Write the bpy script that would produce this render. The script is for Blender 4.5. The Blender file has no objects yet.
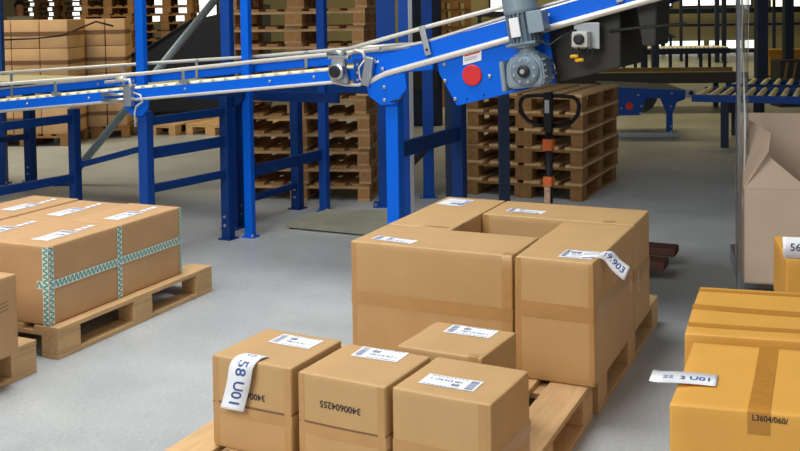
import bpy, bmesh, math, random
from mathutils import Vector, Matrix
random.seed(7)
S = bpy.context.scene
COL = S.collection
R = math.radians

# ------------------------------------------------------------------ camera
F, EYE, PITCH, ROLL, PY = 1000.0, 1.55, math.atan(.040), .015, 52.0
fw = Vector((0, math.cos(PITCH), -math.sin(PITCH)))
r0 = Vector((1, 0, 0)); u0 = r0.cross(fw)
rt = math.cos(ROLL)*r0 - math.sin(ROLL)*u0
up = math.sin(ROLL)*r0 + math.cos(ROLL)*u0
cd = bpy.data.cameras.new('camera'); cam = bpy.data.objects.new('camera', cd); COL.objects.link(cam)
cam.matrix_world = Matrix(((rt.x, up.x, -fw.x, 0), (rt.y, up.y, -fw.y, 0), (rt.z, up.z, -fw.z, EYE), (0, 0, 0, 1)))
cd.sensor_width = 36; cd.lens = 36*F/800; cd.shift_y = -(225.5-PY)/800
cd.clip_start = .05; cd.clip_end = 200
S.camera = cam

# ------------------------------------------------------------------ light
W = bpy.data.worlds.new('world'); S.world = W; W.use_nodes = True
W.node_tree.nodes['Background'].inputs[0].default_value = (.93, .96, 1.0, 1)
W.node_tree.nodes['Background'].inputs[1].default_value = .44
def area(name, loc, aim, sx, sy, power, col=(1, 1, 1), spread=180):
    l = bpy.data.lights.new(name, 'AREA'); l.shape = 'RECTANGLE'; l.size = sx; l.size_y = sy
    l.energy = power; l.color = col; l.spread = R(spread)
    o = bpy.data.objects.new(name, l); COL.objects.link(o); o.location = loc
    o.rotation_euler = (Vector(aim)-Vector(loc)).to_track_quat('-Z', 'Y').to_euler()
    return o
area('dock_daylight', (-3.0, .2, 4.0), (-.2, 3.6, .2), 3.0, 2.4, 145, (1.0, .985, .96), 150)
area('bay_skylight', (-1.4, 4.7, 6.2), (-1.3, 4.8, 0), 3.4, 2.2, 118, (.97, .985, 1.0), 105)
area('left_bay_lamp', (-5.5, 10.2, 5.4), (-4.5, 12.0, 0), 3, 3, 290, (1.0, .91, .70))
area('rear_hall_lamp', (5, 25, 5.6), (5, 27, 0), 9, 5, 380, (1.0, .82, .40))
area('middle_hall_lamp', (2, 15, 5.6), (1.8, 14, 0), 6, 2, 190, (1.0, .80, .42))
S.view_settings.view_transform = 'Standard'; S.view_settings.look = 'None'
S.view_settings.exposure = 0.0; S.view_settings.gamma = 1.0; S.view_settings.use_curve_mapping = False

# ------------------------------------------------------------------ materials
def lin(h):
    c = [int(h[i:i+2], 16)/255 for i in (0, 2, 4)]
    return tuple(x/12.92 if x <= .04045 else ((x+.055)/1.055)**2.4 for x in c)
MATS = {}
def mat(name, h, rough=.6, metal=0, noise=0, scale=8, stretch=(1, 1, 1), bump=0, bscale=40, coat=0, trans=0, alpha=1, emit=0, spec=.5):
    if name in MATS: return MATS[name]
    m = bpy.data.materials.new(name); m.use_nodes = True; nt = m.node_tree; b = nt.nodes['Principled BSDF']
    c = lin(h); b.inputs['Base Color'].default_value = (*c, 1)
    b.inputs['Roughness'].default_value = rough; b.inputs['Metallic'].default_value = metal
    b.inputs['Specular IOR Level'].default_value = spec
    b.inputs['Coat Weight'].default_value = coat; b.inputs['Transmission Weight'].default_value = trans
    b.inputs['Alpha'].default_value = alpha
    if emit:
        b.inputs['Emission Color'].default_value = (*c, 1); b.inputs['Emission Strength'].default_value = emit
    if noise or bump:
        tc = nt.nodes.new('ShaderNodeTexCoord'); mp = nt.nodes.new('ShaderNodeMapping')
        mp.inputs['Scale'].default_value = stretch; nt.links.new(tc.outputs['Object'], mp.inputs[0])
    if noise:
        n = nt.nodes.new('ShaderNodeTexNoise'); n.inputs['Scale'].default_value = scale; n.inputs['Detail'].default_value = 5
        nt.links.new(mp.outputs[0], n.inputs[0])
        oi = nt.nodes.new('ShaderNodeObjectInfo')
        ad = nt.nodes.new('ShaderNodeMath'); ad.operation = 'MULTIPLY_ADD'; ad.inputs[1].default_value = .22; 
        nt.links.new(oi.outputs['Random'], ad.inputs[0]); nt.links.new(n.outputs[0], ad.inputs[2])
        r = nt.nodes.new('ShaderNodeValToRGB'); r.color_ramp.elements[0].position = .35; r.color_ramp.elements[1].position = .85
        r.color_ramp.elements[0].color = (*[x*(1-noise) for x in c], 1); r.color_ramp.elements[1].color = (*[min(1, x*(1+noise)) for x in c], 1)
        nt.links.new(ad.outputs[0], r.inputs[0]); nt.links.new(r.outputs[0], b.inputs['Base Color'])
    if bump:
        n2 = nt.nodes.new('ShaderNodeTexNoise'); n2.inputs['Scale'].default_value = bscale; n2.inputs['Detail'].default_value = 3
        nt.links.new(mp.outputs[0], n2.inputs[0])
        bp = nt.nodes.new('ShaderNodeBump'); bp.inputs['Strength'].default_value = bump; bp.inputs['Distance'].default_value = .01
        nt.links.new(n2.outputs[0], bp.inputs['Height']); nt.links.new(bp.outputs[0], b.inputs['Normal'])
    MATS[name] = m
    return m
M_card = mat('cardboard', 'BF9A68', .62, noise=.07, scale=5, stretch=(1, 1, 1), bump=.12, bscale=9)
M_card2 = mat('cardboard_pale', 'C2996B', .62, noise=.07, scale=5, bump=.10, bscale=9)
M_cardy = mat('cardboard_golden', 'DDA347', .55, noise=.07, scale=5, bump=.12, bscale=9)
M_cardp = mat('cardboard_pinkish', 'D6BFA6', .68, noise=.06, scale=5, bump=.1, bscale=9)
M_cardfar = mat('cardboard_dull', 'CDA67A', .7, noise=.14, scale=3)
M_tape = mat('brown_tape', 'B88E5A', .3, noise=.06, scale=12, bump=.2, bscale=30)
M_tapey = mat('golden_tape', 'BE8434', .3, noise=.08, scale=12, bump=.25, bscale=30)
M_tapef = mat('dark_tape', '7E5A3A', .4)
M_edge = mat('cardboard_edge', 'CDAA80', .7)
M_paper = mat('white_paper', 'ECEEF2', .5)
M_ink = mat('blue_grey_ink', '44526E', .6)
M_inkl = mat('pale_ink', '8C97AE', .6)
M_inkd = mat('dark_ink', '2E2A2A', .6)
M_inkb = mat('blue_ink', '3C5894', .6)
M_wood = mat('pallet_wood', 'C7A272', .75, noise=.16, scale=7, stretch=(6, .7, 6), bump=.2, bscale=20)
M_wood2 = mat('pallet_wood_red', 'B5854F', .75, noise=.2, scale=6, stretch=(5, 1, 5), bump=.2, bscale=20)
M_wood3 = mat('shaded_pallet_wood', '8C6638', .8, noise=.25, scale=6, stretch=(5, .8, 5))  # same pallet wood, darkened in the colour for the low stack's shade
M_woodf = mat('far_pallet_wood', '9C7344', .8, noise=.25, scale=4)
M_woodd = mat('reddish_dark_wood', '54342A', .8, noise=.2, scale=9)
M_blue = mat('bright_blue_paint', '0064DE', .42, noise=.04, scale=3, spec=.2)
M_blue2 = mat('shaded_blue_paint', '0A459A', .45, noise=.05, scale=3, spec=.3)  # the blue darkened in its colour for posts and legs in shade
M_blue3 = mat('deep_shaded_blue_paint', '073575', .5, noise=.05, scale=3, spec=.25)  # darker still: shade put into the blue of far legs and cross bars
M_navy = mat('navy_and_shaded_blue_paint', '0B1E3C', .6)  # navy of the rear hall; painted shade on posts under the steep conveyor
M_steel = mat('brushed_steel', 'B9BDC2', .32, .9)
M_tube = mat('galvanised_tube', 'DCDAD0', .38, .35)
M_zinc = mat('zinc_plate', 'A9ADB0', .45, .7, noise=.1, scale=9)
M_alu = mat('cream_roller', 'E6DFB4', .45, .1)
M_dark = mat('black_rubber', '15161A', .5)
M_darkg = mat('dark_grey_cover', '2B2B28', .6, noise=.1, scale=4)
M_motor = mat('grey_motor_paint', '6F8190', .45, .15, noise=.08, scale=12)
M_motor2 = mat('light_motor_paint', '8698A4', .42, .2)
M_red = mat('signal_red', 'D3252A', .45)
M_yel = mat('yellow_cable_end', 'F0B81E', .5)
M_orange = mat('orange_paint', 'F0742C', .5, noise=.15, scale=60)
M_belt = mat('dull_belt', '6E5E3A', .6, noise=.1, scale=5)
M_plyd = mat('grey_board', '8E8D7C', .75, noise=.15, scale=6, stretch=(1, 4, 1))
M_film = mat('clear_film', 'E8F0F2', .12, trans=.9, alpha=.28)
M_film2 = mat('film_fold', 'F2F6F7', .2, alpha=.75)
M_wall = mat('cream_wall', 'B9AE86', .85, noise=.05, scale=1)
M_wallside = mat('grey_wall', '6A675C', .9, noise=.05, scale=1)
M_ceil = mat('ceiling_sheet', '4A4B4A', .9)
M_lamp = mat('daylight_pane', 'F4F8F2', .5, emit=1.6)
M_lampw = mat('tube_light_glow', 'FFF6C8', .5, emit=2.2)
M_skin = mat('skin', 'A87256', .6)
M_hair = mat('dark_hair', '1E1713', .8)
M_shirt = mat('beige_jacket', 'A89E88', .8, noise=.1, scale=20, bump=.2)
M_trou = mat('dark_trousers', '2A2F3C', .8)
def floor_mat():
    m = bpy.data.materials.new('sealed_concrete'); m.use_nodes = True; nt = m.node_tree; b = nt.nodes['Principled BSDF']
    tc = nt.nodes.new('ShaderNodeTexCoord')
    n = nt.nodes.new('ShaderNodeTexNoise'); n.inputs['Scale'].default_value = 1.3; n.inputs['Detail'].default_value = 8; n.inputs['Roughness'].default_value = .65
    n2 = nt.nodes.new('ShaderNodeTexNoise'); n2.inputs['Scale'].default_value = 60; n2.inputs['Detail'].default_value = 3
    nt.links.new(tc.outputs['Object'], n.inputs[0]); nt.links.new(tc.outputs['Object'], n2.inputs[0])
    mx = nt.nodes.new('ShaderNodeMix'); mx.inputs[0].default_value = .35
    nt.links.new(n.outputs[0], mx.inputs[2]); nt.links.new(n2.outputs[0], mx.inputs[3])
    r = nt.nodes.new('ShaderNodeValToRGB'); e = r.color_ramp.elements
    e[0].position = .35; e[0].color = (*lin('9CA0A0'), 1); e[1].position = .66; e[1].color = (*lin('BDC0BF'), 1)
    nt.links.new(mx.outputs[0], r.inputs[0]); nt.links.new(r.outputs[0], b.inputs['Base Color'])
    b.inputs['Roughness'].default_value = .42
    bp = nt.nodes.new('ShaderNodeBump'); bp.inputs['Strength'].default_value = .08; bp.inputs['Distance'].default_value = .01
    nt.links.new(n2.outputs[0], bp.inputs['Height']); nt.links.new(bp.outputs[0], b.inputs['Normal'])
    return m
M_floor = floor_mat()
def strap_mat():
    m = bpy.data.materials.new('teal_patterned_strap'); m.use_nodes = True; nt = m.node_tree; b = nt.nodes['Principled BSDF']
    uv = nt.nodes.new('ShaderNodeTexCoord'); sp = nt.nodes.new('ShaderNodeSeparateXYZ'); nt.links.new(uv.outputs['UV'], sp.inputs[0])
    def math_(op, a, c):
        n = nt.nodes.new('ShaderNodeMath'); n.operation = op
        for i, v in enumerate((a, c)):
            if v is None: continue
            if isinstance(v, (int, float)): n.inputs[i].default_value = v
            else: nt.links.new(v, n.inputs[i])
        return n.outputs[0]
    # u = metres along, v = 0..1 across: a zigzag of teal on white with teal borders
    tri = math_('PINGPONG', math_('MULTIPLY', sp.outputs[0], 75.0), 1.0)
    d = math_('ABSOLUTE', math_('SUBTRACT', tri, sp.outputs[1]), None)
    zig = math_('LESS_THAN', d, .30)
    bord = math_('GREATER_THAN', math_('ABSOLUTE', math_('SUBTRACT', sp.outputs[1], .5), None), .40)
    f = math_('MAXIMUM', zig, 0.0)
    f = math_('MULTIPLY', f, math_('SUBTRACT', 1.0, bord))
    mx = nt.nodes.new('ShaderNodeMix'); mx.data_type = 'RGBA'
    mx.inputs[6].default_value = (*lin('DDE6DC'), 1); mx.inputs[7].default_value = (*lin('449A8A'), 1)
    nt.links.new(f, mx.inputs[0]); nt.links.new(mx.outputs[2], b.inputs['Base Color']); b.inputs['Roughness'].default_value = .3
    return m
M_strap = strap_mat()

# ------------------------------------------------------------------ helpers
def tag(o, label, cat, group=None, kind=None):
    if label: o['label'] = label
    if cat: o['category'] = cat
    if group: o['group'] = group
    if kind: o['kind'] = kind
    return o
def thing(name, label, cat, loc=(0, 0, 0), rz=0, group=None):
    o = bpy.data.objects.new(name, None); COL.objects.link(o); o.empty_display_size = .1
    o.location = loc; o.rotation_euler = (0, 0, rz)
    return tag(o, label, cat, group)
class MB:
    def __init__(s): s.v = []; s.f = []; s.uv = None; s.smooth = []
    def add(s, vs, fs, smooth=False):
        k = len(s.v); s.v += [tuple(v) for v in vs]; s.f += [tuple(i+k for i in f) for f in fs]; s.smooth += [smooth]*len(fs); return s
    def box(s, x0, x1, y0, y1, z0, z1, M=None, b=.0):
        bm = bmesh.new(); bmesh.ops.create_cube(bm, size=1)
        for v in bm.verts: v.co = Vector(((x0+x1)/2+v.co.x*(x1-x0), (y0+y1)/2+v.co.y*(y1-y0), (z0+z1)/2+v.co.z*(z1-z0)))
        if b: bmesh.ops.bevel(bm, geom=bm.edges[:], offset=b, segments=2, affect='EDGES', profile=.6)
        if M: bmesh.ops.transform(bm, matrix=M, verts=bm.verts[:])
        return s.bm(bm)
    def bm(s, bm, smooth=False):
        bm.verts.index_update(); s.add([v.co for v in bm.verts], [[v.index for v in f.verts] for f in bm.faces], smooth); bm.free(); return s
    def prism(s, poly, y0, y1, M=None, b=0):   # poly in (x,z), extruded along y
        bm = bmesh.new(); n = len(poly)
        a = [bm.verts.new((p[0], y0, p[1])) for p in poly]; c = [bm.verts.new((p[0], y1, p[1])) for p in poly]
        bm.faces.new(a); bm.faces.new(c[::-1])
        for i in range(n): bm.faces.new((a[i], c[i], c[(i+1) % n], a[(i+1) % n]))
        bmesh.ops.recalc_face_normals(bm, faces=bm.faces[:])
        if b: bmesh.ops.bevel(bm, geom=bm.edges[:], offset=b, segments=2, affect='EDGES')
        if M: bmesh.ops.transform(bm, matrix=M, verts=bm.verts[:])
        return s.bm(bm)
    def tube(s, pts, r, n=10, caps=True):
        pts = [Vector(p) for p in pts]; rings = []; k0 = len(s.v); vs = []; fs = []
        t0 = (pts[1]-pts[0]).normalized(); ref = Vector((0, 0, 1)) if abs(t0.z) < .9 else Vector((1, 0, 0))
        nn = t0.cross(ref).normalized()
        for i, p in enumerate(pts):
            t = ((pts[min(i+1, len(pts)-1)]-pts[max(i-1, 0)])).normalized()
            nn = (nn - t*nn.dot(t)).normalized(); bb = t.cross(nn)
            rr = r[i] if isinstance(r, (list, tuple)) else r
            for j in range(n):
                a = 2*math.pi*j/n; vs.append(p+nn*math.cos(a)*rr+bb*math.sin(a)*rr)
        for i in range(len(pts)-1):
            for j in range(n): fs.append((i*n+j, i*n+(j+1) % n, (i+1)*n+(j+1) % n, (i+1)*n+j))
        s.add(vs, fs, True)
        if caps: s.add([], []); s.f += [tuple(k0+j for j in range(n))[::-1], tuple(k0+(len(pts)-1)*n+j for j in range(n))]; s.smooth += [False, False]
        return s
    def lathe(s, prof, M=None, n=24):  # prof (r,h) about z
        vs = []; fs = []
        for r, h in prof:
            for j in range(n): a = 2*math.pi*j/n; vs.append(Vector((r*math.cos(a), r*math.sin(a), h)))
        if M: vs = [M @ v for v in vs]
        k = len(s.v)
        for i in range(len(prof)-1):
            for j in range(n): fs.append((i*n+j, i*n+(j+1) % n, (i+1)*n+(j+1) % n, (i+1)*n+j))
        s.add(vs, fs, False)
        s.f += [tuple(k+j for j in range(n))[::-1], tuple(k+(len(prof)-1)*n+j for j in range(n))]; s.smooth += [False, False]
        return s
    def build(s, name, m, parent=None, label=None):
        me = bpy.data.meshes.new(name); me.from_pydata(s.v, [], s.f); me.materials.append(m)
        me.polygons.foreach_set('use_smooth', s.smooth)
        if s.uv:
            l = me.uv_layers.new(name='UVMap')
            for lp in me.loops: l.data[lp.index].uv = s.uv[lp.vertex_index]
        me.update()
        o = bpy.data.objects.new(name, me); COL.objects.link(o); o.parent = parent
        if label: o['label'] = label
        return o
def copy_tree(o, parent=None):
    c = o.copy(); COL.objects.link(c)
    if parent: c.parent = parent
    for ch in list(o.children): copy_tree(ch, c)
    return c
# world point on a sight line of the photograph, at height z or at distance y
def ray(px, py): return fw+(px-400)/F*rt+(PY-py)/F*up
def G(px, py, z=0.):
    d = ray(px, py); return Vector((0, 0, EYE))+d*((z-EYE)/d.z)
def D(px, py, y):
    d = ray(px, py); return Vector((0, 0, EYE))+d*(y/d.y)
TXT = {}
def text_geo(s, size):
    k = s
    if k not in TXT:
        cu = bpy.data.curves.new('t', 'FONT'); cu.body = s; cu.size = 1; cu.align_x = 'CENTER'; cu.align_y = 'CENTER'; cu.resolution_u = 3; cu.offset = .016
        o = bpy.data.objects.new('t', cu); COL.objects.link(o)
        bpy.context.view_layer.update()
        me = bpy.data.meshes.new_from_object(o.evaluated_get(bpy.context.evaluated_depsgraph_get()))
        TXT[k] = ([tuple(v.co) for v in me.vertices], [tuple(p.vertices) for p in me.polygons])
        bpy.data.objects.remove(o); bpy.data.curves.remove(cu); bpy.data.meshes.remove(me)
    v, f = TXT[k]
    return [(a*size, b*size) for a, b, c in v], f

# ------------------------------------------------------------------ cartons
class Carton:
    """local frame: x across (A), y away (B), z up; origin at the middle of its base"""
    def __init__(s, label, x, y, z0, yaw, L, Wd, Hh, m, group=None, bulge=.004, sag=.003, flaps=True, seed=0, detail=True, sh=0):
        s.L, s.W, s.H, s.b, s.sag = L, Wd, Hh, bulge, sag
        s.sh = sh; s.rnd = random.Random(seed); s.sk = [(s.rnd.uniform(-.003, .003), s.rnd.uniform(-.003, .003)) for _ in range(4)]
        s.o = thing('cardboard_box', label, 'box', (x, y, z0), -yaw, group)
        bm = bmesh.new(); bmesh.ops.create_cube(bm, size=1)
        for v in bm.verts: v.co = Vector((v.co.x*L, v.co.y*Wd, (v.co.z+.5)*Hh))
        bmesh.ops.bevel(bm, geom=bm.edges[:], offset=.005, segments=2, affect='EDGES', profile=.5)
        if detail:
            for ax, ext, off in ((0, L, -L/2), (1, Wd, -Wd/2), (2, Hh, 0)):
                for t in (.06, .2, .35, .5, .65, .8, .94):
                    co = Vector((0, 0, 0)); co[ax] = off+ext*t; no = Vector((0, 0, 0)); no[ax] = 1
                    bmesh.ops.bisect_plane(bm, geom=bm.verts[:]+bm.edges[:]+bm.faces[:], plane_co=co, plane_no=no)
        for v in bm.verts: v.co = s.disp(v.co)
        MB().bm(bm, True).build('box_body', m, s.o)
        if flaps:
            g = MB()   # the slit where the top flaps meet
            g2 = s.patch('top', -.0015, .0015, -Wd/2+.004, Wd/2-.004, 1, 8, .0006) if flaps == 'y' else s.patch('top', -L/2+.004, L/2-.004, -.0015, .0015, 8, 1, .0006)
            g2.build('flap_slit', M_tapef, s.o)
    def disp(s, p):
        x, y, z = p; cx, cy, cz = math.cos(math.pi*x/s.L*.98), math.cos(math.pi*y/s.W*.98), math.sin(math.pi*min(max(z/s.H, .01), .99))
        fx = abs(2*x/s.L)**3; fy = abs(2*y/s.W)**3; q = Vector(p)
        q.x += math.copysign(1, x)*s.b*fx*max(cy, 0)*cz; q.y += math.copysign(1, y)*s.b*fy*max(cx, 0)*cz
        if z > s.H*.5: q.z -= s.sag*((z/s.H-.5)*2)**3*max(cx, 0)*max(cy, 0)
        k = z/s.H
        i = (x > 0)+2*(y > 0); sx, sy = s.sk[i]; w = abs(2*x/s.L)*abs(2*y/s.W)*k
        q.x += sx*w; q.y += sy*w+s.sh*x
        return q
    def hit(s, face, px, py):
        I = s.o.matrix_basis.inverted(); o = I @ Vector((0, 0, EYE)); d = I.to_3x3() @ ray(px, py)
        if face == 'top': t = (s.H-o.z)/d.z; p = o+d*t; return p.x, p.y-s.sh*p.x
        if face == 'front': t = (-s.W/2-o.y+s.sh*o.x)/(d.y-s.sh*d.x); p = o+d*t; return p.x, p.z
        t = (s.L/2-o.x)/d.x; p = o+d*t; return p.y, p.z
    def at(s, face, u, v, off):
        if face == 'top': p, n = (u, v, s.H), (0, 0, 1)
        elif face == 'front': p, n = (u, -s.W/2, v), (0, -1, 0)
        elif face == 'right': p, n = (s.L/2, u, v), (1, 0, 0)
        elif face == 'left': p, n = (-s.L/2, -u, v), (-1, 0, 0)
        elif face == 'back': p, n = (-u, s.W/2, v), (0, 1, 0)
        return s.disp(p)+Vector(n)*off
    def patch(s, face, u0, u1, v0, v1, nu=8, nv=8, off=.001):
        mb = MB(); vs = [s.at(face, u0+(u1-u0)*i/nu, v0+(v1-v0)*j/nv, off) for j in range(nv+1) for i in range(nu+1)]
        mb.add(vs, [(j*(nu+1)+i, j*(nu+1)+i+1, (j+1)*(nu+1)+i+1, (j+1)*(nu+1)+i) for j in range(nv) for i in range(nu)], True)
        return mb
    def band(s, path, w, name, m, off=.0008, label=None, n=8, strap=False):
        """path: list of (face, u0,v0, u1,v1) centre lines; width w"""
        mb = MB(); uv = []; dist = 0; last = None
        for face, u0, v0, u1, v1 in path:
            du, dv = u1-u0, v1-v0; l = math.hypot(du, dv); pu, pv = -dv/l*w/2, du/l*w/2
            vs = []
            for i in range(n+1):
                t = i/n
                for sg in (-1, 1):
                    vs.append(s.at(face, u0+du*t+pu*sg, v0+dv*t+pv*sg, off)); uv.append((dist+l*t, (sg+1)/2))
            mb.add(vs, [(2*i, 2*i+2, 2*i+3, 2*i+1) for i in range(n)], True)
            if last is not None: mb.f.append((last, last+1, last+3, last+2) if False else (last+1, last, last+2, last+3)); mb.smooth.append(False)
            last = len(mb.v)-2; dist += l
        mb.uv = uv
        return mb.build(name, m, s.o, label)
    def ring(s, z, w, m, off=.0014, name='tape'):
        L, Wd = s.L/2, s.W/2
        return s.band([('front', -L, z, L, z), ('right', -Wd, z, Wd, z)], w, name, m, off)
    def write(s, face, txt, u, v, size, m, rot=0, off=.0016, parent=None, name='printed_text', sx=1.0, par=None):
        vs, fs = text_geo(txt, size); c, sn = math.cos(rot), math.sin(rot); mb = MB()
        mb.add([s.at(face, u+a*sx*c-b*sn, v+a*sx*sn+b*c, off) for a, b in vs], fs)
        return mb.build(name, m, par or s.o)
    def label(s, face, u, v, w, h, rot=0, rows=True, skew=0):
        c, sn = math.cos(rot), math.sin(rot)
        def q(a, b): return (u+a*c-b*sn, v+a*sn+b*c)
        n = 6; mb = MB(); vs = []
        for j in range(n+1):
            for i in range(n+1): vs.append(s.at(face, *q(-w/2+w*i/n, -h/2+h*j/n), .0018))
        mb.add(vs, [(j*(n+1)+i, j*(n+1)+i+1, (j+1)*(n+1)+i+1, (j+1)*(n+1)+i) for j in range(n) for i in range(n)], True)
        lab = mb.build('shipping_label', M_paper, s.o)
        def lines(rects, m, nm):
            k = MB()
            for a0, b0, a1, b1 in rects:
                k.add([s.at(face, *q(a, b), .0024) for a, b in ((a0, b0), (a1, b0), (a1, b1), (a0, b1))], [(0, 1, 2, 3)])
            k.build(nm, m, lab)
        bars = []; x = w*.30
        rr = s.rnd
        yy = -h*.42
        while yy < h*.40:
            t = rr.uniform(.0012, .0032); bars.append((w*.31, yy, w*.46, yy+t)); yy += t+rr.uniform(.0012, .003)
        lines(bars, M_inkl, 'barcode')
        if rows:
            sm = []
            for yb in (.40, -.44):
                x = -w*.42
                while x < w*.2:
                    l = rr.uniform(.006, .014); sm.append((x, h*yb-.0022, x+l, h*yb+.0022)); x += l+.004
            lines(sm, M_inkl, 'small_print')
        def wr(t, a, b, size, m):
            vs, fs = text_geo(t, size); k = MB(); k.add([s.at(face, *q(a+x_, b+y_), .0024) for x_, y_ in vs], fs); k.build('printed_text', m, lab)
        wr('1 174 513 001', -w*.10, h*.10, w*.105, M_ink)
        wr('8B', w*.12, -h*.20, h*.30, M_ink)
        return lab
    def small_label(s, face, u, v, w, h, rot=0):
        c, sn = math.cos(rot), math.sin(rot); mb = MB()
        mb.add([s.at(face, u+a*c-b*sn, v+a*sn+b*c, .0018) for a, b in ((-w/2, -h/2), (w/2, -h/2), (w/2, h/2), (-w/2, h/2))], [(0, 1, 2, 3)])
        l = mb.build('small_label', M_paper, s.o); k = MB()
        for i in range(2):
            b0 = -h*.2+i*h*.32; a0, a1 = -w*.4, w*.35
            k.add([s.at(face, u+a*c-b*sn, v+a*sn+b*c, .0024) for a, b in ((a0, b0), (a1, b0), (a1, b0+h*.1), (a0, b0+h*.1))], [(0, 1, 2, 3)])
        k.build('small_print', M_inkl, l)
def sheet_path(parent, pts, w, side, name, thick=.0006):
    """paper strip along 3-D points, 'side' the width direction"""
    pts = [Vector(p) for p in pts]; mb = MB(); vs = []
    sides = [Vector(v).normalized() for v in side] if isinstance(side, list) else [Vector(side).normalized()]*len(pts)
    P = []; SD = []
    n = 4*(len(pts)-1)
    def cr(t, pts):
        i = min(int(t), len(pts)-2); f = t-i
        p0, p1, p2, p3 = pts[max(i-1, 0)], pts[i], pts[i+1], pts[min(i+2, len(pts)-1)]
        return .5*((2*p1)+(p2-p0)*f+(2*p0-5*p1+4*p2-p3)*f*f+(3*p1-p0-3*p2+p3)*f**3)
    for k in range(n+1): P.append(cr(k/4, pts)); SD.append(cr(k/4, sides).normalized())
    for k in range(n+1):
        t = (P[min(k+1, n)]-P[max(k-1, 0)]).normalized(); sd_ = SD[k]*w/2; nn = SD[k].cross(t).normalized()*thick
        vs += [P[k]-sd_, P[k]+sd_, P[k]+sd_-nn*0, P[k]-sd_-nn*0]
        vs[-2] = P[k]+sd_+nn; vs[-1] = P[k]-sd_+nn
    fs = []
    for k in range(n):
        a = 4*k
        for j in range(4): fs.append((a+j, a+(j+1) % 4, a+4+(j+1) % 4, a+4+j))
    mb.add(vs, fs, True); mb.f += [(3, 2, 1, 0), (4*n, 4*n+1, 4*n+2, 4*n+3)]; mb.smooth += [False, False]
    o = mb.build(name, M_paper, parent)
    cum = [0]
    for k in range(n): cum.append(cum[-1]+(P[k+1]-P[k]).length)
    def at(l, b, off=.0012):
        l = max(0, min(cum[-1]-1e-6, l)); k = max(i for i in range(n) if cum[i] <= l); f = (l-cum[k])/(cum[k+1]-cum[k])
        p = P[k].lerp(P[k+1], f); t = (P[k+1]-P[k]).normalized(); sd_ = SD[k].lerp(SD[k+1], f); nn = t.cross(sd_).normalized()
        return p+sd_*b+nn*off
    return o, at, cum[-1]
def tag_text(tagobj, at, txt, l, b, size, m, flip=False, quarter=False, off=.0012):
    vs, fs = text_geo(txt, size); sg = -1 if flip else 1; k = MB()
    k.add([at(l+sg*x, b+sg*y, off) for x, y in vs], fs); k.build('printed_text', m, tagobj)

# ------------------------------------------------------------------ pallets
def pallet(label, cx, cy, yaw, LB=1.2, WA=.8, m=M_wood, group=None, z0=0, nb=5, parts=True, mats=None):
    o = thing('wooden_pallet', label, 'pallet', (cx, cy, z0), -yaw, group)
    rr = random.Random(int(abs(cx*137+cy*91+z0*57)*10)); x0 = -WA/2; y0 = -LB/2
    J = [[], [], [], []]
    bw = .145; ns = 3
    for k in range(3):     # bottom boards run along y under each row of blocks
        w = .10 if k != 1 else .145
        x = [x0, -w/2, -x0-w][k]; J[3].append((x, x+w, y0, -y0, 0, .022))
    for k in range(3):
        w = .10 if k != 1 else .145; x = [x0, -w/2, -x0-w][k]
        for j in range(3):
            y = [y0, -.0725, -y0-.145][j]; J[2].append((x, x+w, y, y+.145, .022, .10))
    for j in range(3):
        y = [y0, -.0725, -y0-.145][j]; J[1].append((x0, -x0, y, y+.145, .10, .122))
    wid = [.145 if k in (0, nb//2, nb-1) else .10 for k in range(nb)] if nb <= 7 else [.1]*nb
    gap = (WA-sum(wid))/(nb-1); x = x0
    for k in range(nb):
        J[0].append((x, x+wid[k], y0+rr.uniform(-.004, .004), -y0+rr.uniform(-.004, .004), .122, .144)); x += wid[k]+gap
    mats = mats or (m, m, m, m)
    for jj, nm, mm in zip(J, ('top_board', 'cross_board', 'block', 'bottom_board'), mats):
        if parts:
            for q in jj: MB().box(*q, b=.003).build(nm, mm, o)
        else:
            pass
    if not parts:
        bpy.data.objects.remove(o); mb = MB()
        for jj in J:
            for q in jj: mb.box(*q)
        o = mb.build('wooden_pallet', m); o.location = (cx, cy, z0); o.rotation_euler = (0, 0, -yaw); tag(o, label, 'pallet', group)
    return o
ORD = ['bottom', 'second', 'third', 'fourth', 'fifth', 'sixth', 'seventh', 'eighth', 'ninth', 'tenth', 'eleventh', 'twelfth', 'thirteenth', 'fourteenth', 'fifteenth', 'sixteenth', 'seventeenth', 'eighteenth']
def pallet_stack(n, desc, cx, cy, yaw, LB, WA, m, group, parts=True, nb=5, jit=.012, mats=None):
    p = pallet('', cx, cy, yaw, LB, WA, m, group, 0, nb, parts, mats); rr = random.Random(int(cx*31+cy*7))
    for k in range(n):
        o = p if k == 0 else copy_tree(p)
        o.location = (cx+rr.uniform(-jit, jit), cy+rr.uniform(-jit, jit), .1445*k); o.rotation_euler = (0, 0, -yaw+rr.uniform(-.012, .012))
        o['label'] = ('pallet %s from the floor, %s' % (ORD[k] if k else 'lowest one', desc)).replace('lowest one from the floor', 'lying on the floor')

# ------------------------------------------------------------------ setting
def struct(name, mb, m):
    return tag(mb.build(name, m), None, None, None, 'structure')
struct('floor', MB().box(-16, 18, -3, 36, -.1, 0), M_floor)
struct('ceiling', MB().box(-16, 18, 5.0, 36, 6.5, 6.7), M_ceil)
struct('ceiling_shade_slab', MB().box(-3.2, 12, 6.75, 13.0, 3.4, 3.6), M_ceil)  # unseen slab added overhead to keep light off the rear
struct('wall_back', MB().box(-16, 18, 34, 34.3, 0, 6.5), M_wall)
struct('wall_left', MB().box(-16.2, -16, 3.6, 36, 0, 6.5), M_wallside)
struct('wall_right', MB().box(18, 18.2, 3.6, 36, 0, 6.5), M_wallside)
def pane(n, x0, x1, z0, z1, m=M_lamp):
    o = struct('dado_glow_%d' % n, MB().box(x0-.06, x1+.06, 33.92, 33.99, z0-.06, z1+.06), M_navy)
    MB().box(x0, x1, 33.89, 33.93, z0, z1).build('pane', m, o)
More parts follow.
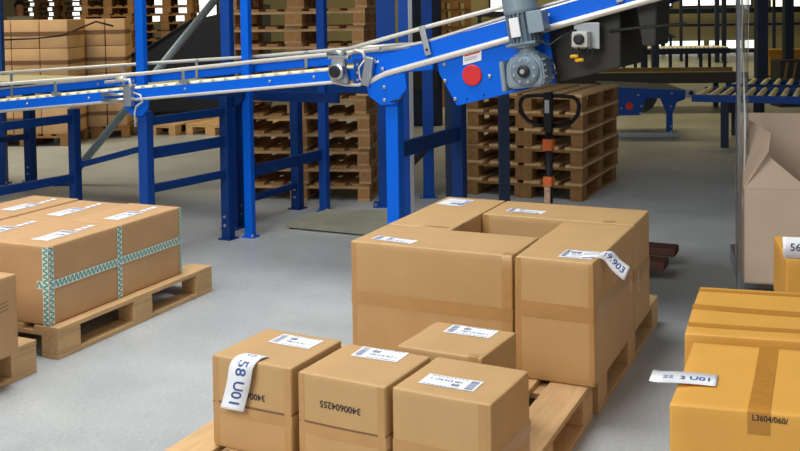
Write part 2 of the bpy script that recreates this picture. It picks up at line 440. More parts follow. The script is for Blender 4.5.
pane(1, -12.7, -9.4, 1.35, 3.4); pane(2, -8.9, -6.2, 1.35, 3.4)
pane(3, 9.6, 11.9, 1.62, 1.95); pane(4, 12.6, 13.6, 1.55, 1.9, M_lampw); pane(5, 3.1, 4.6, 1.4, 2.4)
pane(6, 5.5, 9.2, 1.62, 2.2)
for i, (a, b) in enumerate(((8.6, 10.3), (10.5, 12.2))):
    o = struct('dado_glow_%d' % (7+i), MB().box(a-.05, b+.05, 33.9, 33.99, .12, .46), M_zinc)  # glowing strips painted in for light on the low wall dado
    MB().box(a, b, 33.88, 33.92, .16, .42).build('pane', M_lamp, o)
struct('baseboard_back', MB().box(-16, 18, 33.95, 34, 0, .1), M_darkg)

def AB(yaw): return Vector((math.cos(yaw), -math.sin(yaw))), Vector((math.sin(yaw), math.cos(yaw)))
def place(C, yaw, a, b):
    A, B = AB(yaw); q = Vector(C[:2])+A*a+B*b; return q.x, q.y

# ------------------------------------------------------------------ middle pallet: four big cartons in a pinwheel
Y1 = R(25); ZT = .612; C1 = G(350, 241, ZT)
GB = 'big cartons set round a hole on the middle pallet'
def big(label, a0, a1, b0, b1, seed, flaps):
    x, y = place(C1, Y1, (a0+a1)/2, (b0+b1)/2)
    return Carton(label, x, y, .146, Y1, a1-a0-.006, b1-b0-.006, ZT-.146, M_card, GB, .0025, .003, False, seed)
f = big('long brown carton at the front left of the middle pallet, facing the small boxes', 0, .70, 0, .345, 1, 'x')
f.ring(.235, .05, M_tape)
f.band([('front', .325, 0.01, .325, f.H), ('top', .325, -f.W/2, .325, -f.W/2+.05)], .04, 'tape', M_tape)
f.band([('front', -.335, .01, -.335, f.H-.01)], .02, 'tape', M_tape)
f.label('top', *f.hit('top', 394.5, 239.8), .19, .07, R(180-6))
r = big('upright brown carton at the front right of the middle pallet with a curled white tag', .705, 1.015, 0, .70, 2, 'y')
r.band([('front', -r.L/2, .27, r.L/2, .27), ('right', -r.W/2, .27, r.W/2, .27)], .06, 'tape', M_tape)
r.band([('front', -.142, .02, -.142, r.H-.005)], .025, 'tape', M_tape)
r.band([('front', .145, .02, .145, r.H-.005)], .018, 'tape', M_tape)
r.label('top', *r.hit('top', 579, 254.5), .13, .13, R(180))
IR = r.o.matrix_basis.inverted()
TP = [IR @ G(587, 250.5, ZT+.004), IR @ G(598, 250.3, ZT+.006), IR @ D(611, 251.5, 3.80), IR @ D(620, 261, 3.79), IR @ D(630, 268, 3.78)]
BP = [IR @ G(578, 260.0, ZT+.004), IR @ G(589, 260.2, ZT+.006), IR @ D(604, 259.5, 3.76), IR @ D(612.5, 269, 3.76), IR @ D(624.5, 280, 3.75)]
o, at, l = sheet_path(r.o, [(p+q)/2 for p, q in zip(TP, BP)], .062, [p-q for p, q in zip(TP, BP)], 'paper_tag')
tag_text(o, at, '19.903', l-.068, 0, .040, M_inkb); tag_text(o, at, 'L 1', .075, 0, .022, M_inkb)
r.band([('right', r.W/2-.06, .20, r.W/2-.06, .28)], .012, 'paper_scrap', M_paper)
k = big('brown carton at the back right of the middle pallet, ending the ring', .315, 1.015, .715, 1.06, 3, 'x')
k.label('top', *k.hit('top', 526, 211), .175, .075, R(178)); k.ring(.235, .05, M_tape)
k.band([('top', .235, -k.W/2+.004, .235, -k.W/2+.05)], .05, 'tape', M_tape)
k.band([('front', -.335, .02, -.335, k.H-.005)], .03, 'tape', M_tape)
k.small_label('right', -.09, .20, .012, .09)
s = big('brown carton running back along the left side of the middle pallet', 0, .31, .355, 1.06, 4, 'y')
s.label('top', *s.hit('top', 455.5, 202.3), .13, .16, R(-4)); s.ring(.235, .05, M_tape)
s.band([('top', .02, -s.W/2+.02, .13, -s.W/2+.02)], .03, 'tape', M_tape)
s.band([('right', -.22, .02, -.22, s.H)], .03, 'tape', M_tape)
px, py = place(G(598, 416, 0), Y1, -.53, .61)
pallet('wooden pallet under the ring of four big brown cartons', px, py, Y1, 1.2, 1.06, M_wood, 'loaded pallets', 0, 5)

# ------------------------------------------------------------------ front pallet with four small cartons
Y2 = R(25); PC = place(G(598, 416, 0), Y2, -.012, -.03)
px, py = place(PC, Y2, -.56, -.60)
pallet('wooden pallet in front with four small boxes on it', px, py, Y2, 1.2, 1.12, M_wood, 'loaded pallets', 0, 7)
GS = 'small cube cartons on the front pallet'
def small(label, p, yaw, L, Wd, seed, corner=-1):
    q = G(*p, .445); x, y = place(q, yaw, L/2 if corner < 0 else -L/2, Wd/2)
    return Carton(label, x, y, .145, yaw, L, Wd, .30, M_card, GS, .004, .002, False, seed, True, .03)
a = small('small brown box, leftmost of four, with a long tag reading 58 U01', (213, 354), R(29), .305, .30, 11)
a.label('top', *a.hit('top', 296, 341.5), .165, .09, R(180-2)); 
a.band([('front', -.152, .150, .152, .150), ('right', -.15, .150, .15, .150)], .008, 'lid_seam', M_tapef)
a.band([('front', -.152, .128, .152, .128), ('right', -.15, .128, .15, .128)], .036, 'tape', M_tape)
a.band([('front', -.140, .01, -.140, .295)], .022, 'tape', M_tape); a.band([('front', .138, .01, .138, .295)], .024, 'tape', M_tape)
a.write('front', '3400604255', a.hit('front', 247, 390)[0], .19, .029, M_inkd, R(180))
o, at, l = sheet_path(a.o, [a.at('top', -.010, -.095, .004), a.at('top', -.015, -.135, .008), Vector((-.020, -.170, .290)), Vector((-.028, -.176, .24)), Vector((-.045, -.172, .19)), Vector((-.058, -.178, .142))], .088, (1, .06, 0), 'paper_tag')
vs, fs = text_geo('58 U01', .055); kk = MB()
kk.add([at(l-.092+x, y, .0012) for x, y in vs], fs)
kk.build('printed_text', M_inkb, o)
k2 = MB()
for i in range(14):
    t0, t1 = [2*math.pi*(j/16)+.3 for j in (i, i+1)]
    k2.add([at(.028+math.cos(t)*rr_, math.sin(t)*rr_*1.2, .0012) for t, rr_ in ((t0, .009), (t1, .009), (t1, .012), (t0, .012))], [(0, 1, 2, 3)])
k2.build('round_mark', M_inkb, o)
b = small('small brown box printed 3400604255 upside down, second from the left', (299, 371), R(29), .305, .295, 12)
b.label('top', *b.hit('top', 380, 354.5), .165, .09, R(180+2)); b.write('front', '3400604255', *b.hit('front', 340.5, 407), .029, M_inkd, R(180-1))
b.band([('front', -.152, .128, .152, .128), ('right', -.15, .128, .15, .128)], .036, 'tape', M_tape)
b.band([('front', -.152, .150, .152, .150), ('right', -.15, .150, .15, .150)], .006, 'lid_seam', M_tapef)
b.band([('front', .138, .01, .138, .295)], .024, 'tape', M_tape); b.band([('front', -.142, .01, -.142, .295)], .02, 'tape', M_tape)
c = small('small brown box, nearest the camera at the right of the front row', (393, 387), R(29), .31, .30, 13)
c.label('top', *c.hit('top', 451, 382.5), .175, .085, R(2)); c.band([('front', .132, .01, .132, .295)], .03, 'tape', M_tape)
c.band([('front', -.155, .128, .155, .128), ('right', -.155, .128, .155, .128)], .04, 'tape', M_tape)
d = small('small brown box standing alone behind the front row, against the big cartons', (398, 345), R(29), .30, .29, 14)
d.label('top', *d.hit('top', 471, 331.5), .17, .085, R(180)); d.band([('right', -.14, .128, .14, .128), ], .04, 'tape', M_tape)
d.band([('front', .12, .01, .12, .295), ('top', .12, -.145, .12, -.12)], .03, 'tape', M_tape)

# ------------------------------------------------------------------ strapped load at the left
Y3 = R(24); C3 = G(48, 247, .51); HT = .364
GL = 'cartons strapped together on the left pallet'
names = {(0, 0): 'strapped pale carton at the near right corner of the left pallet', (0, 1): 'strapped pale carton at the far right corner of the left pallet',
         (1, 0): 'pale carton, near one of the middle pair on the left pallet', (1, 1): 'pale carton, far one of the middle pair on the left pallet',
         (2, 0): 'pale carton, near one of the outer left pair on the strapped load', (2, 1): 'pale carton, far one of the outer left pair on the strapped load'}
w3, l3 = .345, .493
for (i, j), nm in names.items():
    x, y = place(C3, Y3, -w3*(i+.5)-.006*i, l3*(j+.5)+.004*j)
    q = Carton(nm, x, y, .146, Y3, w3-.004, l3-.002, HT-(.0 if i != 1 else .006), M_card2, GL, .0015, .002, False, 20+i*2+j)
    q.label('top', .03 if i != 1 else .0, -.05, .21, .10, R(90))
    q.small_label('top', .045 if i != 1 else .02, .135, .035, .12, 0)
    if i == 0:   # straps on the outer face
        ln = l3/2
        q.band([('right', -ln, .185, ln, .185)], .038, 'strap', M_strap, .003)
        if j == 0:
            q.band([('right', -ln+.012, .0, -ln+.012, HT-.004)], .030, 'strap', M_strap, .0036)
            q.band([('right', ln-.012, .0, ln-.012, HT-.004)], .034, 'strap', M_strap, .0036)
            q.band([('front', w3/2-.020, .0, w3/2-.020, HT-.004)], .034, 'strap', M_strap, .0036)
            q.band([('front', w3/2-.07, .185, w3/2-.001, .185)], .038, 'strap', M_strap, .003)
            q.band([('front', -w3/2+.03, .0, -w3/2+.03, HT-.004)], .034, 'strap', M_strap, .0036)
        else:
            q.band([('right', ln-.010, .0, ln-.010, HT-.004)], .018, 'strap', M_strap, .0036)
px, py = place(G(59, 360, 0), Y3, -.53, .6)
pallet('wooden pallet under the strapped cartons at the left', px, py, Y3, 1.2, 1.06, M_wood, 'loaded pallets', 0, 6)
# small load cut by the left edge
c4 = G(19, 353, .144)
x, y = place(c4, Y3, -.30, -.2); q = Carton('plain carton on the small pallet cut off by the left picture edge', x, y, .146, Y3, .6, .4, .335, M_card2, None, .002, .002, 'x', 40)
for kx in range(3): q.band([('right', .02+.0, .22-kx*.016, .15, .232-kx*.016)], .004, 'printed_text', M_tapef)
x, y = place(G(37, 372, 0), Y3, -.5, -.40)
pallet('wooden pallet end cut off by the left picture edge', x, y, Y3, .8, 1.0, M_wood, 'loaded pallets', 0, 5)

# ------------------------------------------------------------------ golden cartons at the right
GY = 'golden brown cartons at the right'
c5 = G(670, 404, .6); Y5 = R(23)
x, y = place(c5, Y5, .30, .24+.036)
q = Carton('golden carton in the right foreground printed L3604/060/', x, y, .146, Y5, .60, .48, .454, M_cardy, GY, .003, .004, False, 51, True, .12)
tu = q.hit('top', 765, 375)[0]
q.band([('front', tu, .40, tu, q.H), ('top', tu, -.24, tu, .24)], .05, 'tape', M_tapey)
q.write('front', 'L3604/060/', *q.hit('front', 770, 419.5), .020, M_inkd, R(-2), sx=.86)
IY = q.o.matrix_basis.inverted()
def LY(px_, py_, z): return IY @ G(px_, py_, z)
o, at, l = sheet_path(q.o, [LY(651, 375, .612), LY(660, 376.5, .616), LY(676, 377, .612), LY(698, 378.5, .606), LY(717, 380.5, .603)], .082, LY(699, 371, .605)-LY(695, 386, .605), 'paper_tag')
tag_text(o, at, 'U01', l-.040, -.004, .034, M_inkb)
tag_text(o, at, '2', l-.086, -.004, .030, M_ink); tag_text(o, at, '22', .050, 0, .030, M_inkl)
c6 = G(683, 335, .6); Y6 = R(21.5)
x, y = place(c6, Y6, .30, .265+.045)
q = Carton('golden carton just behind the foreground one, taped across its top', x, y, .146, Y6, .60, .52, .454, M_cardy, GY, .004, .006, False, 52, True, .10)
q.band([('left', -.02, .30, -.02, q.H), ('top', -.30, .02, .30, .02)], .055, 'tape', M_tapey)
q.band([('top', -.30, -.17, .30, -.15)], .04, 'tape', M_tapey); q.band([('top', -.30, .22, .30, .225)], .03, 'tape', M_tapey)
x, y = place(c5, R(22), .32, .57)
pallet('wooden pallet under the two golden cartons at the right', x, y, R(22), 1.2, .7, M_wood, 'loaded pallets', 0, 5)
c7 = G(786, 259, .6); x, y = place(c7, R(14), .2, .2)
q = Carton('golden carton behind the taped one with a tag reading 56', x, y, 0, R(14), .40, .40, .6, M_cardy, GY, .003, .004, 'x', 53)
o, at, l = sheet_path(q.o, [Vector((-.21, -.19, q.H+.042)), Vector((-.12, -.192, q.H+.042)), Vector((.05, -.195, q.H+.042))], .078, (.0, .12, 1), 'paper_tag')
tag_text(o, at, '56  1', .066, 0, .040, M_ink)
# open pinkish carton
Y8 = R(14); c8 = G(744, 283, .10); x, y = place(c8, Y8, .35, .275)
o = thing('open_cardboard_box', 'open pinkish brown carton with raised flaps behind the plastic film at the right', 'box', (x, y, .10), -Y8)
L8, W8, H8, t8 = .70, .55, .50, .006
mb = MB(); mb.box(-L8/2, L8/2, -W8/2, -W8/2+t8, 0, H8, None, .002); mb.box(-L8/2, L8/2, W8/2-t8, W8/2, 0, H8, None, .002)
mb.box(-L8/2, -L8/2+t8, -W8/2, W8/2, 0, H8, None, .002); mb.box(L8/2-t8, L8/2, -W8/2, W8/2, 0, H8, None, .002); mb.box(-L8/2, L8/2, -W8/2, W8/2, 0, t8)
mb.build('box_body', M_cardp, o)
def flap(pts, th, nm='flap'):
    pts = [Vector(p) for p in pts]; n = (pts[1]-pts[0]).cross(pts[2]-pts[0]).normalized()*th; m_ = MB(); k = len(pts)
    m_.add(pts+[p+n for p in pts], [tuple(range(k))[::-1], tuple(range(k, 2*k))]+[(i, (i+1) % k, (i+1) % k+k, i+k) for i in range(k)])
    return m_.build(nm, M_cardp, o)
flap([(-L8/2, -W8/2+.003, H8), (-.03, -W8/2+.003, H8), (-L8/2+.10, -W8/2+.05, H8+.19)], .005)
flap([(-L8/2+.003, W8/2, H8), (-L8/2+.003, -W8/2, H8), (-L8/2+.12, -W8/2-.02, H8+.20), (-L8/2+.135, -W8/2+.03, H8+.29), (-L8/2+.03, W8/2-.22, H8+.345)], .006)
flap([(L8/2, W8/2-.003, H8), (-L8/2, W8/2-.003, H8), (-L8/2+.02, W8/2+.03, H8+.34), (L8/2-.02, W8/2+.03, H8+.34)], .005)
flap([(L8/2-.003, -W8/2, H8), (L8/2-.003, W8/2, H8), (L8/2+.12, W8/2, H8+.2), (L8/2+.12, -W8/2, H8+.2)], .005)
# its base and the film
x, y = place(G(739, 288, 0), Y8, .40, .32)
o = thing('metal_floor_frame', 'low galvanised frame on the floor under the open pinkish carton', 'frame', (x, y, 0), -Y8)
MB().box(-.40, .40, -.32, -.29, .0, .098, None, .004).build('front_rail', M_zinc, o); MB().box(-.40, .40, .29, .32, .0, .098, None, .004).build('back_rail', M_zinc, o)
MB().box(-.40, -.37, -.29, .29, .0, .098, None, .004).build('side_rail', M_zinc, o); MB().box(.37, .40, -.29, .29, .0, .098, None, .004).build('side_rail', M_zinc, o)
MB().box(-.30, -.10, -.325, -.321, .02, .07).build('wood_strip', M_wood, o)
p = D(739, 288, y-.34)
o = thing('steel_upright', 'thin galvanised upright wrapped in clear film beside the open carton', 'post', (p.x-.005, p.y-.02, 0), 0)
MB().box(-.012, .004, -.012, .012, 0, 2.4, None, .002).build('rail', M_steel, o); MB().box(-.03, .03, -.03, .03, 0, .008).build('foot_plate', M_zinc, o)
mb = MB(); n = 26; hs = 30; vs = []
for j in range(hs+1):
    z = .02+2.4*j/hs; w = .060 if z > .55 else .040+.02*(z/.55)
    for i in range(n+1):
        a = 2*math.pi*i/n; wob = .006*math.sin(9*a+z*3)+.003*math.sin(17*a-z*8)
        vs.append((.016+(w/2+wob)*math.cos(a), (.03+wob)*math.sin(a), z))
mb.add(vs, [(j*(n+1)+i, j*(n+1)+i+1, (j+1)*(n+1)+i+1, (j+1)*(n+1)+i) for j in range(hs) for i in range(n)], True)
mb.build('film_wrap', M_film, o)
mb = MB()
for (z0, z1, xx, w0) in ((.1, .55, .004, .006), (.55, 1.3, .010, .012), (1.15, 1.9, -.004, .010), (1.3, 2.3, .034, .005)):
    mb.tube([(xx, -.042, z0), (xx+.006, -.046, (z0+z1)/2), (xx-.002, -.042, z1)], [.002, w0/2, .002], 6)
mb.build('film_fold', M_film2, o)

# ------------------------------------------------------------------ conveyors
TH = R(27); O1 = Vector((-1.6, 6.2)); A1, B1 = AB(TH)
def croot(name, label, cat, s=0, o=0, group=None):
    q = O1+A1*s+B1*o; return thing(name, label, cat, (q.x, q.y, 0), -TH, group)
# --- gently rising section
def zt(s): return 1.100+.094*(s+.0)      # top of the near side rail
cv = croot('roller_conveyor', 'bright blue roller conveyor rising gently from the left edge to the hinge', 'conveyor')
s0, s1 = -2.7, 1.50
def rail(sa, sb, y0, y1, d0, d1, nm, m, par, lab=None): return MB().prism([(sa, zt(sa)+d0), (sb, zt(sb)+d0), (sb, zt(sb)+d1), (sa, zt(sa)+d1)], y0, y1, None, .003).build(nm, m, par, lab)
rail(s0, 1.62, 0, .03, -.062, 0, 'side_rail', M_blue, cv); rail(s0, 1.62, .79, .82, -.062, 0, 'side_rail', M_blue, cv)
rail(s0, 1.55, .95, .975, .028, .085, 'guide_rail', M_blue, cv, 'raised blue rail along the far side')
MB().tube([(s0, -.006, zt(s0)-.066), (1.38, -.006, zt(1.38)-.066), (1.46, -.006, zt(1.46)-.085), (1.54, -.006, zt(1.54)-.092), (1.66, -.006, zt(1.66)-.060)], .010, 8).build('edge_tube', M_tube, cv)
MB().tube([(s0, .948, zt(s0)+.095), (1.5, .948, zt(1.5)+.09)], .007, 8).build('edge_tube', M_tube, cv)
nr = 46
rol = MB().tube([(0, .03, 0), (0, .79, 0)], .020, 10)
rproto = None
for i in range(nr):
    s = s0+.03+i*(1.5-s0-.1)/(nr-1)
    if rproto is None: rproto = rol.build('roller', M_alu, cv); q = rproto
    else: q = rproto.copy(); COL.objects.link(q); q.parent = cv
    q.location = (s, 0, zt(s)-.004)
# handrails
def poly(pts, y, r, nm, par, m=M_tube, n=10): return MB().tube([(s, y, z) for s, z in pts], r, n).build(nm, m, par)
poly([(s0, 1.005), (-1.25, 1.100), (0, 1.192), (.88, 1.278), (1.30, 1.315), (1.674, 1.352)], .0, .012, 'hand_rail', cv)
poly([(s0+.2, 1.085), (-2.3, 1.106), (-.84, 1.194), (.16, 1.253), (.88, 1.308), (1.3, 1.338)], .965, .013, 'hand_rail', cv)
for s in (-2.2, -1.02, -.33, .60, ):
    z = 1.194+.068*(s+.84)
    MB().box(s-.012, s+.012, .94, .948, zt(s)+.02, z, None, .002).tube([(s, .944, z-.01), (s, .965, z)], .010, 6).build('rail_bracket', M_steel, cv)
for s in (-1.9, .0+.31, -.75):
    z = 1.192+.088*s if s > -.5 else 1.100+.0736*(s+1.25)
    MB().box(s-.01, s+.01, .004, .010, zt(s)-.01, z, None, .002).box(s-.03, s+.03, .0, .03, zt(s)+.005, zt(s)+.03, None, .003).build('rail_bracket', M_steel, cv)
for s in (-1.0, -.45, .33, .95, 1.25):
    MB().lathe([(.009, 0), (.009, .006), (.005, .009)], Matrix.Translation((s, 0, zt(s)-.028)) @ Matrix.Rotation(R(90), 4, 'X'), 8).build('bolt', M_steel, cv)
for s in (-1.7, -1.25, -.9): MB().lathe([(.009, 0), (.009, .006)], Matrix.Translation((s, .92, zt(s)+.055)) @ Matrix.Rotation(R(90), 4, 'X'), 8).build('bolt', M_steel, cv)
# junction with tubes over the left leg
j = MB().box(-.115, -.055, -.055, -.008, .99, 1.115, None, .006).build('junction_box', M_steel, cv)
MB().tube([(-.28, -.03, 1.135), (-.13, -.03, 1.150), (-.08, -.03, 1.155), (-.07, -.03, 1.11)], .010, 8).tube([(-.18, -.03, 1.150), (-.12, -.03, 1.165)], .018, 8).build('pipe', M_tube, cv)
MB().tube([(-.31, -.03, 1.055), (-.11, -.03, 1.062)], .011, 8).tube([(-.31, -.03, 1.022), (-.11, -.03, 1.03)], .011, 8).build('rod', M_steel, cv)
MB().tube([(-.05, -.03, 1.075), (.01, -.035, 1.06), (.02, -.03, 1.02), (-.03, -.03, .99), (-.05, -.025, .95), (-.05, -.02, .86)], .006, 6).build('cable', M_tube, cv)
def halfdisc(cx, cz, w, h, y0, y1, M_=None):
    return MB().prism([(cx-w, cz+h*.9), (cx-w*.96, cz), (cx-w*.5, cz-h*.75), (cx-w*.1, cz-h), (cx+w*.5, cz-h*.9), (cx+w*.95, cz-h*.1), (cx+w, cz+h*.9)], y0, y1, None, .004)
halfdisc(-.068, .985, .105, .066, .005, .02).build('hinge_plate', M_blue, cv)
# scanner head at the right end
sn = MB().prism([(1.385, 1.170), (1.500, 1.160), (1.480, 1.23), (1.475, 1.30), (1.40, 1.30), (1.385, 1.24)], -.055, -.02, None, .006).build('sensor_plate', M_zinc, cv)
X90 = Matrix.Rotation(R(90), 4, 'X')
MB().lathe([(.046, 0), (.046, .03), (.036, .034)], Matrix.Translation((1.44, -.055, 1.228)) @ X90, 24).build('sensor_ring', M_steel, cv)
MB().lathe([(.033, 0), (.033, .01), (.026, .012)], Matrix.Translation((1.44, -.086, 1.228)) @ X90, 20).build('sensor_lens', M_dark, cv)
MB().box(1.37, 1.50, -.05, -.01, 1.295, 1.315, None, .005).tube([(1.36, -.03, 1.32), (1.42, -.03, 1.335), (1.47, -.03, 1.325)], .014, 8).build('sensor_bracket', M_steel, cv)
MB().box(1.512, 1.60, -.012, 0, 1.15, 1.30, None, .004).build('end_plate', M_blue2, cv)
for z in (1.18, 1.22, 1.265): MB().lathe([(.008, 0), (.008, .006)], Matrix.Translation((1.54, -.012, z)) @ X90, 8).build('bolt', M_steel, cv)
MB().tube([(1.49, -.03, 1.315), (1.54, -.035, 1.345), (1.585, -.035, 1.335), (1.60, -.03, 1.29)], .009, 8).build('pipe', M_tube, cv)
M_r = Matrix.Translation((1.615, -.03, 1.225)) @ Matrix.Rotation(R(12), 4, 'Y')
MB().box(-.026, .026, -.02, .02, -.075, .085, M_r, .006).build('junction_box', M_steel, cv)
MB().tube([(1.595, -.035, 1.29), (1.565, -.045, 1.25), (1.57, -.045, 1.19), (1.61, -.035, 1.15)], .005, 6).build('cable', M_tube, cv)
# support frames of this conveyor
def leg_frame(par, s, y0, y1, ztop, bars, m=M_blue2, w=.068, base=True, mbar=M_blue3, pl=True, ds=.0):
    s_near = s
    for k, y in enumerate((y0, y1)):
        s = s_near+ds*k
        l = MB().box(s-w/2, s+w/2, y-w/2, y+w/2, .006, ztop if not isinstance(ztop, tuple) else ztop[k], None, .006).build('leg', m if k == 0 else mbar if pl else m, par)  # far leg gets the darker blue, shade put into its colour
        if base: MB().box(s-w*.75, s+w*.75, y-w*.75, y+w*.75, 0, .008).build('foot_plate', mbar, l)
        if base:
            for zz in (.10, .16): MB().lathe([(.010, 0), (.010, .008)], Matrix.Translation((s, y-w/2, zz)) @ X90, 8).build('bolt', M_steel, l)
    Sk = Matrix(((1, ds/(y1-y0), 0, -ds*y0/(y1-y0)), (0, 1, 0, 0), (0, 0, 1, 0), (0, 0, 0, 1)))
    for z, h in bars: MB().box(s_near-.018, s_near+.018, y0+w/2, y1-w/2, z-h/2, z+h/2, Sk, .003).build('cross_bar', mbar, par)
leg_frame(cv, -.035, .055, .77, (.95, .99), [(.455, .05), (.68, .07), (.885, .055)], ds=.085)
halfdisc(.05, .985, .12, .07, .825, .84).build('hinge_plate', M_blue3, cv)
leg_frame(cv, -1.43, .055, .77, (.85, .86), [(.34, .06), (.79, .06)], ds=.07)
MB().prism([(-1.33, .41), (-.70, .57), (-.70, .615), (-1.33, .455)], .78, .81, None, .003).build('long_bar', M_blue3, cv)
MB().box(s0+.1, 1.4, .3, .34, zt(-.6)-.15, zt(-.6)-.10).build if False else None
# --- steep section
iv = croot('belt_conveyor', 'bright blue steep belt conveyor with a grey gearmotor and a red disc on its side', 'conveyor')
sl = (1.595-1.286)/(2.825-1.592)
def bt(s): return 1.292+.2545*(s-1.592)
def bl(s): return 1.205+.282*(s-1.66)-.0
def beam(y0, y1, m, par, nm): return MB().prism([(1.592, 1.17), (1.70, bl(1.70)-.02), (4.3, bl(4.3)-.02), (4.3, bt(4.3)), (1.592, bt(1.592))], y0, y1, None, .004).build(nm, m, par)
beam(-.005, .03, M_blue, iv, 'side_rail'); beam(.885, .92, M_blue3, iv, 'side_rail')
MB().prism([(1.65, bt(1.65)-.03), (4.3, bt(4.3)-.03), (4.3, bt(4.3)-.02), (1.65, bt(1.65)-.02)], .03, .885).build('belt', M_belt, iv)
MB().tube([(1.60, -.018, 1.155), (1.66, -.02, 1.190), (1.72, -.02, 1.217), (2.015, -.02, 1.295), (2.692, -.02, 1.472), (4.3, -.02, 1.472+.262*1.608)], .017, 12).build('edge_tube', M_tube, iv)
poly([(1.42, 1.335), (1.675, 1.399), (1.977, 1.473), (2.374, 1.565), (4.2, 1.565+.236*1.83)], -.002, .012, 'hand_rail', iv)
poly([(1.68, 1.352), (1.80, 1.362), (1.96, 1.392), (2.373, 1.508), (4.2, 1.508+.26*1.83)], .012, .010, 'hand_rail', iv)
poly([(1.30, 1.34), (1.6, 1.352), (1.80, 1.42), (4.2, 2.05)], .93, .012, 'hand_rail', iv)
for s in (1.955, 2.98):
    z0 = bt(s)-.055; z1 = z0+.145
    M_r = Matrix.Translation((s, -.022, (z0+z1)/2)) @ Matrix.Rotation(R(-14), 4, 'Y')
    b_ = MB().box(-.017, .017, -.006, .006, -.085, .075, M_r, .004).build('rail_bracket', M_zinc, iv)
    MB().lathe([(.007, 0), (.007, .006)], Matrix.Translation((s+.015, -.028, z0+.02)) @ X90, 8).build('bolt', M_dark, b_)
MB().prism([(1.595, 1.175), (1.615, 1.095), (1.69, 1.045), (1.775, 1.053), (1.850, 1.14), (1.838, 1.225), (1.66, 1.19)], -.032, -.012, None, .003).build('hinge_plate', M_blue, iv)
sd = MB().prism([(2.022, 1.290), (2.033, 1.222), (2.133, 1.055), (2.672, 1.187), (2.632, 1.452)], -.014, .0, None, .002).build('drive_side_plate', M_blue, iv)
def bolt(par, px_, pz, r=.010, y=-.014, m=M_steel): MB().lathe([(r, 0), (r, .007), (r*.6, .010)], Matrix.Translation((px_, y, pz)) @ X90, 10).build('bolt', m, par)
for p in ((2.065, 1.272), (2.068, 1.185), (2.125, 1.09), (2.32, 1.212), (2.655, 1.215)): bolt(sd, *p)
for p in ((2.19, 1.093), (2.285, 1.115)): bolt(sd, *p, r=.004, m=M_dark)
for p in ((1.70, 1.243),): bolt(iv, *p, y=-.02)
for p in ((1.715, 1.145), (1.715, 1.075)): bolt(iv, *p, y=-.032)
MB().tube([(1.755, -.036, 1.068), (1.80, -.036, 1.078), (1.825, -.036, 1.095)], .004, 6).build('slot', M_dark, iv)
MB().lathe([(.055, 0), (.055, .006), (.050, .010)], Matrix.Translation((2.222, -.014, 1.217)) @ X90, 32).build('red_disc', M_red, sd, 'round red disc')
st = MB().prism([(2.172, 1.268), (2.275, 1.295), (2.275, 1.350), (2.172, 1.323)], -.018, -.014).build('sticker', M_paper, sd)
MB().prism([(2.180, 1.312), (2.267, 1.335), (2.267, 1.342), (2.180, 1.319)], -.0186, -.018).build('red_line', M_red, st)
MB().prism([(2.18, 1.288), (2.25, 1.306), (2.25, 1.310), (2.18, 1.292)], -.0186, -.018).prism([(2.18, 1.298), (2.25, 1.316), (2.25, 1.320), (2.18, 1.302)], -.0186, -.018).build('small_print', M_inkl, st)
MB().prism([(1.622, 1.266), (1.668, 1.277), (1.668, 1.290), (1.622, 1.279)], -.008, -.005).build('sticker', M_paper, iv)
MB().prism([(2.60, 1.510), (2.64, 1.520), (2.64, 1.533), (2.60, 1.523)], -.008, -.005).build('sticker', M_paper, iv)
# gearmotor
gc = Vector((2.568, 1.252)); AT = R(-9)   # tilt of the motor axis in the side plane
MG = Matrix.Translation((gc.x, -.10, gc.y)) @ Matrix.Rotation(AT, 4, 'Y')
gm = MB().prism([(-.115, -.055), (-.09, -.078), (.07, -.085), (.09, -.055), (.09, .04), (.06, .082), (-.06, .085), (-.10, .04)], -.065, .075, MG, .010).build('gear_case', M_motor2, iv)
MB().prism([(-.135, -.085), (-.112, -.085), (-.105, .065), (-.128, .065)], -.075, .07, MG, .004).build('gear_flange', M_motor2, gm)
MB().lathe([(.072, 0), (.072, .014), (.062, .020), (.040, .022)], MG @ Matrix.Translation((0, -.065, 0)) @ X90, 28).build('gear_cover', M_motor, gm)
MB().lathe([(.030, 0), (.030, .018), (.020, .022), (.018, .022)], MG @ Matrix.Translation((0, -.086, 0)) @ X90, 20).build('hollow_shaft', M_dark, gm)
MB().lathe([(.012, 0), (.012, .012)], MG @ Matrix.Translation((0, -.104, 0)) @ X90, 12).build('shaft_pin', M_zinc, gm)
for i in range(8):
    a_ = i*math.pi/4+.2
    MB().lathe([(.008, 0), (.008, .008)], MG @ Matrix.Translation((.055*math.cos(a_), -.082, .055*math.sin(a_))) @ X90, 8).build('bolt', M_steel, gm)
for i in range(4): MB().box(.07, .102, -.05, .06, -.045+i*.028, -.035+i*.028, MG, .002).build('cooling_rib', M_motor, gm)
MB().lathe([(.060, .075), (.060, .09), (.042, .095), (.042, .112), (.066, .116), (.066, .13)], MG @ Matrix.Translation((.0, 0, 0)), 24).build('motor_neck', M_motor2, gm)
mo = MB().lathe([(.066, .125), (.066, .30)], MG, 24).build('motor_body', M_motor, iv)
fm = MB()
for i in range(22):
    a_ = 2*math.pi*i/22; fm.box(.062, .080, -.003, .003, .135, .29, MG @ Matrix.Rotation(a_, 4, 'Z'))
fm.build('cooling_fins', M_motor, mo)
MB().box(-.036, .014, -.092, -.080, .17, .265, MG, .003).build('rating_plate', M_paper, mo)
MB().box(-.078, .078, -.078, .06, .125, .142, MG, .006).build('motor_flange', M_motor, mo)
MB().lathe([(.080, .285), (.085, .30), (.086, .42), (.070, .44)], MG, 28).build('fan_cowl', M_motor2, mo)
tb = MB().box(.055, .13, -.075, .03, .18, .28, MG, .008).build('terminal_box', M_motor, iv)
MB().box(.052, .133, -.083, -.073, .176, .284, MG, .005).build('terminal_lid', M_motor2, tb)
